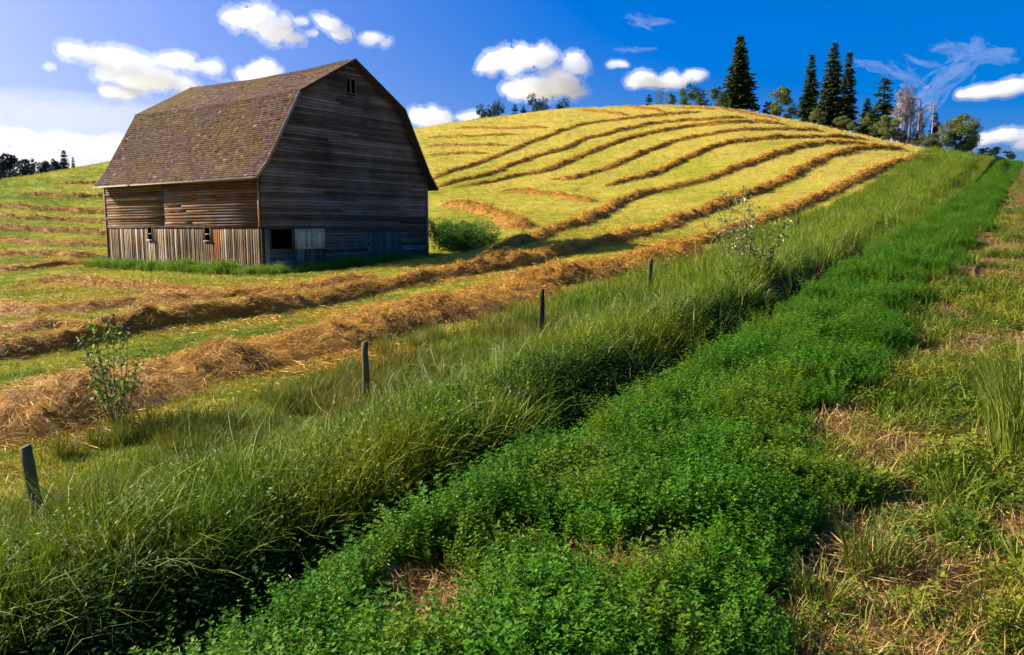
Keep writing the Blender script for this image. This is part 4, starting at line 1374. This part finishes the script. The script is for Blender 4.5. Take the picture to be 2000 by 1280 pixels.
bt(1556, 205, 240, 150, 4, 9, 'low pale poplar touching the leftmost of the three tall spruces', 7)
bt(1600, 218, 250, 139, 0, 8, 'low dark green bush tree at the feet of the three tall spruces', 2.5, 1.5)
bt(1738, 232, 282, 131, 0, 8, 'green bushy tree in front of the ragged open spruce', 1.2, 1.15)
bt(1850, 240, 302, 129, 2, 9, 'leafy poplar clump just right of the small thin spruce', 0, .9)
bt(1882, 236, 304, 129, 0, 8, 'round poplar in the middle of the group by the lane crest', 3, 1.1)
bt(1903, 234, 306, 131, 2, 9, 'rightmost leafy poplar leaning towards the lane', 2, .7)
BA = [bare_mesh(10, 1.9, 61, 8), bare_mesh(9, 1.4, 62, 2), bare_mesh(9, 1.4, 63, 3)]
ga = 'bare pale aspens beside the spruces'
for px, top, base, d, k, Hm, lb, yw in ((1774, 170, 288, 134, 0, 10, 'tallest clump of bare pinkish aspens', 0), (1762, 200, 286, 133, 2, 9, 'shorter bare aspens overlapping the left of the tallest clump', 2),
                               (1812, 200, 295, 132, 1, 9, 'thin bare aspens with clear sky behind, right of the tallest clump', 1)):
    place_tree('aspen_tree', px, top, base, d, BA[k], Hm, lb, 'aspen', ga, yw)
for px, top, base, d, k, Hm, lb, yw in ((1785, 196, 290, 134.5, 2, 9, 'bare aspens filling the right side of the tallest pinkish clump', 4), (1801, 226, 292, 133, 2, 9, 'low bare aspens between the tallest clump and the thin ones', 1.4),
                               (1836, 238, 300, 133, 1, 9, 'low bare aspens standing before the leafy poplars', 3.3)):
    place_tree('aspen_tree', px, top, base, d, BA[k], Hm, lb, 'aspen', ga, yw)
bt(1711, 226, 276, 137, 0, 8, 'dark green bush tree between the small spruce and the ragged one', 1.9, 1.3)
bt(1757, 252, 284, 131, 1, 8, 'low pale bush at the foot of the bare aspens', 2.9, 1.4)
bt(1795, 264, 292, 131, 0, 8, 'low green brush under the thin bare aspens', .9, 1.8)
bt(1824, 262, 298, 130, 1, 8, 'low pale brush under the small thin spruce', 5.9, 1.8)
bt(1868, 256, 304, 128, 1, 8, 'pale low poplar in front of the leafy clump', 4.9, 1.5)
bt(1642, 232, 262, 138, 0, 8, 'dark brush in front of the tallest spruce', 3.9, 1.7)
bt(1672, 240, 268, 137, 0, 8, 'dark brush right of the darkest narrow spruce', 2.2, 1.6)
bt(1500, 200, 228, 152, 1, 8, 'small pale tree between the lone spruce and the dense green poplar', 1.2, 1.2)
bt(1540, 212, 238, 148, 0, 8, 'low brush beside the dense green poplar', 5.2, 1.6)
bt(1430, 190, 212, 158, 0, 8, 'low dark brush behind the foot of the lone spruce', 5.7, 1.6)
bt(1370, 190, 208, 168, 1, 8, 'low grey brush on the skyline between two rounded trees', 5.1, 1.3)
# low growth where the lane meets the skyline
for px, top, d, lb in ((1925, 290, 133, 'low tan bush on the skyline left of the lane crest'), (1945, 288, 139, 'low pale bush nearest the lane crest on the skyline'),
                       (1968, 296, 145, 'last small bush on the skyline before the lane goes over')):
    place_tree('bush', px, top, 312, d, BR[1], 8, lb, 'bush', 'low bushes by the lane crest', px*.1, 1.4)
# dark trees at the left skyline
SF = [spruce_mesh(12, 2.6, 71, matn='spruce_far'), spruce_mesh(12, 3.4, 72, matn='spruce_far'), broad_mesh(8, 3.2, 73, 'spruce_far', .5, 2600)]
gf = 'dark trees behind the left skyline'
for px, top, d, k, Hm, wd, lb in ((-18, 288, 190, 1, 12, 1.3, 'dark spruce cut by the left edge of the photo'), (8, 298, 180, 1, 12, 1.3, 'broad dark spruce at the far left of the skyline'),
                                  (24, 306, 176, 2, 8, 1.2, 'rounded dark tree second along the left skyline'), (40, 314, 172, 2, 8, 1.0, 'rounded dark tree beside the thin spike of a spruce'),
                                  (63, 309, 196, 0, 12, .75, 'thin spiky dark spruce standing apart on the left skyline'), (84, 318, 190, 2, 8, .9, 'low dark tree between the two spiky spruces at left'),
                                  (103, 309, 186, 1, 12, .9, 'dark conical spruce left of the tallest pointed one'), (124, 293, 190, 0, 12, 1.1, 'tallest pointed dark spruce on the left skyline'),
                                  (114, 318, 184, 2, 8, 1.0, 'low dark tree under the tallest pointed spruce'), (142, 307, 188, 0, 12, .7, 'narrow dark spruce nearest the barn on the left skyline')):
    place_tree('spruce_tree' if k != 2 else 'dark_tree', px, top, 340, d, SF[k], Hm, lb, 'spruce' if k != 2 else 'tree', gf, px*.3, wd)
# tiny far trees past the hill, left of the hilltop
FB = [spruce_mesh(9, 2.0, 81, matn='haze_blue'), broad_mesh(8, 2.2, 82, 'haze_blue', .5, 900)]
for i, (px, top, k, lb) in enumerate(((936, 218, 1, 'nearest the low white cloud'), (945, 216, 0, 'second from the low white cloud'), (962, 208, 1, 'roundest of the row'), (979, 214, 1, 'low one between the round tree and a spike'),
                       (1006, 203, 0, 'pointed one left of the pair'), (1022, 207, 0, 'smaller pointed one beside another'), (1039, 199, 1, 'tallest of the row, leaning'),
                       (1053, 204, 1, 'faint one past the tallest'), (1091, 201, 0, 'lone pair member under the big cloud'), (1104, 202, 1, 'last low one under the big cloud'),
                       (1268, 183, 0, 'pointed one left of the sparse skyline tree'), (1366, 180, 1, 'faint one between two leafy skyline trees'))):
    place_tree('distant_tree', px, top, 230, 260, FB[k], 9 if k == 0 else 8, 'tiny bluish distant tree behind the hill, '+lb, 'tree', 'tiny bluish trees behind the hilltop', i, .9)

# ------------------------------------------------------------------ clouds
def m_cloud(name, dens, aniso):
    m, t = mat(name)
    v = t.nodes.new('ShaderNodeVolumePrincipled')
    v.inputs['Color'].default_value = (1, 1, 1, 1)
    v.inputs['Density'].default_value = dens
    v.inputs['Anisotropy'].default_value = aniso
    o = t.nodes.new('ShaderNodeOutputMaterial')
    t.links.new(v.outputs[0], o.inputs['Volume'])
    return m
MC = {'thick': m_cloud('thick_cloud_vapour', .026, .0), 'thin': m_cloud('thin_cloud_vapour', .0046, .0), 'fringe': m_cloud('cloud_edge_vapour', .006, .0), 'veil': m_cloud('veil_vapour', .0009, .0), 'mid': m_cloud('soft_cloud_vapour', .006, .0)}
def ico():
    import bmesh
    b = bmesh.new(); bmesh.ops.create_icosphere(b, subdivisions=2, radius=1)
    V = np.array([v.co[:] for v in b.verts]); F = np.array([[v.index for v in f.verts] for f in b.faces]); b.free()
    return V, F
IV, IF = ico()
tex = bpy.data.textures.new('billows', 'CLOUDS'); tex.noise_scale = 34; tex.noise_depth = 3
tex2 = bpy.data.textures.new('wisps', 'CLOUDS'); tex2.noise_scale = 9; tex2.noise_depth = 3
def cloud(blobs, label, dens='thick', D=1800, seed=0, vox=5.0, disp=22, group='white clouds'):
    r = np.random.default_rng(seed)
    cxp = np.mean([b[0] for b in blobs]); cyp = np.mean([b[1] for b in blobs])
    az, tn = pix_ang(cxp, cyp)
    o0 = np.array([D*math.sin(az), D*math.cos(az), D*tn])
    k = D/1500
    right = np.array([math.cos(az), -math.sin(az), 0]); fwd = np.array([math.sin(az), math.cos(az), 0]); up = np.array([0, 0, 1.])
    parts = []
    for (bx, by, rx, ry) in blobs:
        m = 1 if dens == 'thin' else 7
        for j in range(m):
            if j == 0: ox, oy, sx, sy = 0, 0, rx*.82, ry*.82
            else:
                a = r.uniform(0, 6.283); ox, oy = math.cos(a)*rx*.55, math.sin(a)*ry*.5
                sx = rx*r.uniform(.28, .45); sy = ry*r.uniform(.4, .6)
            c = right*((bx-cxp+ox)*k)+up*(-(by-cyp+oy)*k)+fwd*r.normal(0, .2)*rx*k
            dep = (sx+sy)*.5*k if dens != 'thin' else sy*k
            V = IV[:, 0:1]*right*sx*k+IV[:, 1:2]*fwd*dep+IV[:, 2:3]*up*sy*k+c
            parts.append((V, IF))
    V, F = merge(parts)
    me = new_mesh('cloud', V, F, [MC[dens]])
    o = link('cloud', me, loc=tuple(o0), category='cloud', label=label, group=group)
    md = o.modifiers.new('union', 'REMESH'); md.mode = 'VOXEL'; md.voxel_size = vox*.55
    d1 = o.modifiers.new('billow', 'DISPLACE'); d1.texture = tex; d1.strength = disp*1.2; d1.mid_level = .5; d1.texture_coords = 'GLOBAL'
    d2 = o.modifiers.new('curl', 'DISPLACE'); d2.texture = tex2; d2.strength = disp*.55; d2.mid_level = .5; d2.texture_coords = 'GLOBAL'
    if dens == 'thick':
        me2 = me.copy(); me2.materials.clear(); me2.materials.append(MC['fringe'])
        f = link('edge_mist', me2, parent=o)
        md = f.modifiers.new('union', 'REMESH'); md.mode = 'VOXEL'; md.voxel_size = vox*.7
        d1 = f.modifiers.new('billow', 'DISPLACE'); d1.texture = tex; d1.strength = disp*1.9; d1.mid_level = .22; d1.texture_coords = 'GLOBAL'
        d2 = f.modifiers.new('curl', 'DISPLACE'); d2.texture = tex2; d2.strength = disp*.9; d2.mid_level = .5; d2.texture_coords = 'GLOBAL'
    return o
cloud([(505, 40, 42, 24), (470, 45, 32, 14), (535, 55, 38, 24), (560, 68, 26, 12)], 'large white cloud high above the barn roof, left part of the upper group', seed=1)
cloud([(590, 42, 18, 9)], 'small puff between the two larger clouds of the upper group', seed=2, disp=10, vox=4)
cloud([(645, 45, 26, 14), (665, 62, 26, 12), (625, 38, 16, 10)], 'ragged white cloud right of the small puff above the barn', seed=3, disp=16)
cloud([(610, 65, 14, 9)], 'tiny white puff just under the upper group of clouds', seed=4, disp=8, vox=3)
cloud([(724, 76, 28, 13), (752, 82, 12, 8)], 'small oval cloud directly above the barn ridge end', seed=5, disp=12, vox=4)
cloud([(180, 112, 40, 14), (240, 122, 58, 22), (280, 150, 60, 24), (330, 155, 34, 14), (225, 145, 34, 20)], 'big bright cloud left of the barn roof', seed=6)
cloud([(350, 122, 38, 15), (400, 130, 32, 12)], 'flat cloud overlapping the right of the big bright one', seed=7, disp=15)
cloud([(235, 181, 40, 11)], 'thin flat cloud just below the big bright one', seed=8, disp=10, vox=4)
cloud([(98, 131, 13, 9)], 'tiny lone puff at the far upper left', seed=9, disp=7, vox=3)
cloud([(512, 140, 40, 20), (490, 150, 26, 14)], 'white cloud half hidden behind the barn roof', seed=10, disp=14)
cloud([(440, 158, 18, 7)], 'small faint puff touching the barn roof from behind', 'mid', seed=11, disp=8, vox=3)
cloud([(1000, 118, 62, 24), (1050, 112, 44, 20), (965, 128, 36, 16)], 'upper half of the big double cloud over the hill', seed=12, disp=20)
cloud([(1035, 170, 58, 24), (1090, 160, 44, 30), (1120, 125, 28, 24), (1125, 180, 28, 14)], 'lower half of the big double cloud over the hill', seed=13, disp=20)
cloud([(850, 232, 44, 22), (820, 228, 28, 18), (910, 230, 34, 11)], 'cloud peeking over the hill right behind the barn', seed=14, disp=16)
cloud([(1205, 128, 26, 9)], 'small lens shaped cloud right of the big double one', seed=15, disp=8, vox=3)
cloud([(1260, 157, 46, 16), (1305, 160, 40, 15)], 'long low white cloud above the skyline trees', seed=16, disp=14)
cloud([(1355, 147, 26, 14)], 'small cloud joined to the right end of the long low one', seed=17, disp=10, vox=4)
cloud([(1945, 176, 56, 12), (1975, 170, 40, 12), (2010, 172, 40, 12)], 'elongated cloud at the right edge of the sky', seed=18, disp=12, vox=4)
cloud([(1930, 270, 30, 12), (1960, 266, 30, 12), (1985, 268, 24, 10)], 'low cloud over the lane crest', seed=19, disp=10, vox=4)
cloud([(2005, 283, 20, 9)], 'small low cloud at the right edge beneath the other', seed=20, disp=8, vox=3)
cloud([(30, 275, 70, 22), (100, 280, 70, 22), (170, 290, 70, 26), (60, 310, 90, 24), (150, 318, 80, 18), (-50, 290, 60, 30)], 'broad pale cloud bank low over the left skyline', 'mid', D=2600, seed=21, vox=8, disp=30)
cloud([(232, 272, 34, 14)], 'pale puff low in the sky touching the left end of the barn roof', 'mid', D=2600, seed=22, vox=6, disp=16)
gw = 'thin wispy high clouds'
def veil():
    D = 4200; az, tn = pix_ang(60, 262); k = D/1500
    o0 = (D*math.sin(az), D*math.cos(az), D*tn)
    r = np.random.default_rng(5)
    parts = []
    for q in range(26):
        c = np.array([r.uniform(-330, 260), 0, r.normal(0, 22)])*k; sx, sy = r.uniform(90, 190)*k, r.uniform(26, 62)*k
        parts.append((IV*np.array([sx, sx*.35, sy])+c+np.array([0, r.normal(0, 90), 0]), IF))
    V, F = merge(parts)
    o = link('cloud', new_mesh('cloud', V, F, [MC['veil']]), loc=o0, category='cloud', label='thin pale veil whitening the sky low on the left behind the cloud bank', group=gw)
    o.rotation_euler = (0, 0, -az)
    md = o.modifiers.new('union', 'REMESH'); md.mode = 'VOXEL'; md.voxel_size = 30
veil()
def wisp(paths, label, seed, D=1800):
    """streaks of thin vapour: many long fine spindles along a curve"""
    r = np.random.default_rng(seed)
    allp = np.concatenate([np.array(p, float)[:, :2] for p in paths])
    cxp, cyp = allp.mean(0)
    az, tn = pix_ang(cxp, cyp)
    o0 = np.array([D*math.sin(az), D*math.cos(az), D*tn]); k = D/1500
    right = np.array([math.cos(az), -math.sin(az), 0]); fwd = np.array([math.sin(az), math.cos(az), 0]); up = np.array([0, 0, 1.])
    parts = []
    for p in paths:
        p = np.array(p, float)
        d = np.concatenate([[0], np.cumsum(np.hypot(*np.diff(p[:, :2], axis=0).T))])
        n = int(d[-1]*.8)+6
        u = np.sort(r.uniform(0, d[-1], n))
        for q in u:
            c = np.array([np.interp(q, d, p[:, 0]), np.interp(q, d, p[:, 1])])
            wd = np.interp(q, d, p[:, 2])
            e = np.array([np.interp(q+4, d, p[:, 0])-np.interp(q-4, d, p[:, 0]), np.interp(q+4, d, p[:, 1])-np.interp(q-4, d, p[:, 1])])
            e = e/(np.linalg.norm(e)+1e-6); a = math.atan2(-e[1], e[0])+r.normal(0, .25)
            nn = np.array([-e[1], e[0]])
            c = c+nn*r.normal(0, .62)*wd
            ln = r.uniform(9, 24); w2 = wd*r.uniform(.08, .22)+.5
            dirv = right*math.cos(a)+up*math.sin(a); prp = -right*math.sin(a)+up*math.cos(a)
            cc = right*(c[0]-cxp)*k-up*(c[1]-cyp)*k+fwd*r.normal(0, 6)
            parts.append((IV[:, 0:1]*dirv*ln*k+IV[:, 1:2]*fwd*w2*2*k+IV[:, 2:3]*prp*w2*k+cc, IF))
    V, F = merge(parts)
    o = link('cloud', new_mesh('cloud', V, F, [MC['thin']]), loc=tuple(o0), category='cloud', label=label, group=gw)
    md = o.modifiers.new('union', 'REMESH'); md.mode = 'VOXEL'; md.voxel_size = 1.6
    d2 = o.modifiers.new('curl', 'DISPLACE'); d2.texture = tex2; d2.strength = 5; d2.mid_level = .5; d2.texture_coords = 'GLOBAL'
wisp([[(1790, 218, 14), (1802, 198, 20), (1830, 173, 17), (1862, 147, 15), (1890, 126, 17), (1915, 116, 14), (1945, 122, 7)], [(1900, 118, 14), (1870, 104, 9), (1835, 96, 5)], [(1895, 112, 12), (1893, 98, 8)]],
     'hooked wispy cloud over the bare aspens', 30)
wisp([[(1685, 118, 5), (1715, 128, 9), (1745, 140, 8), (1775, 155, 7), (1795, 170, 6)]], 'faint curved wisp between the tall spruces and the hooked cloud', 31)
wisp([[(1780, 113, 4), (1800, 122, 4), (1830, 132, 3)]], 'short faint streak beside the hooked wispy cloud', 32)
wisp([[(1228, 32, 5), (1262, 44, 8), (1308, 44, 4)]], 'faint wisp near the top of the sky over the hill', 33)
wisp([[(1205, 96, 2), (1240, 98, 3), (1275, 97, 2)]], 'hair thin streak above the small lens shaped cloud', 34)
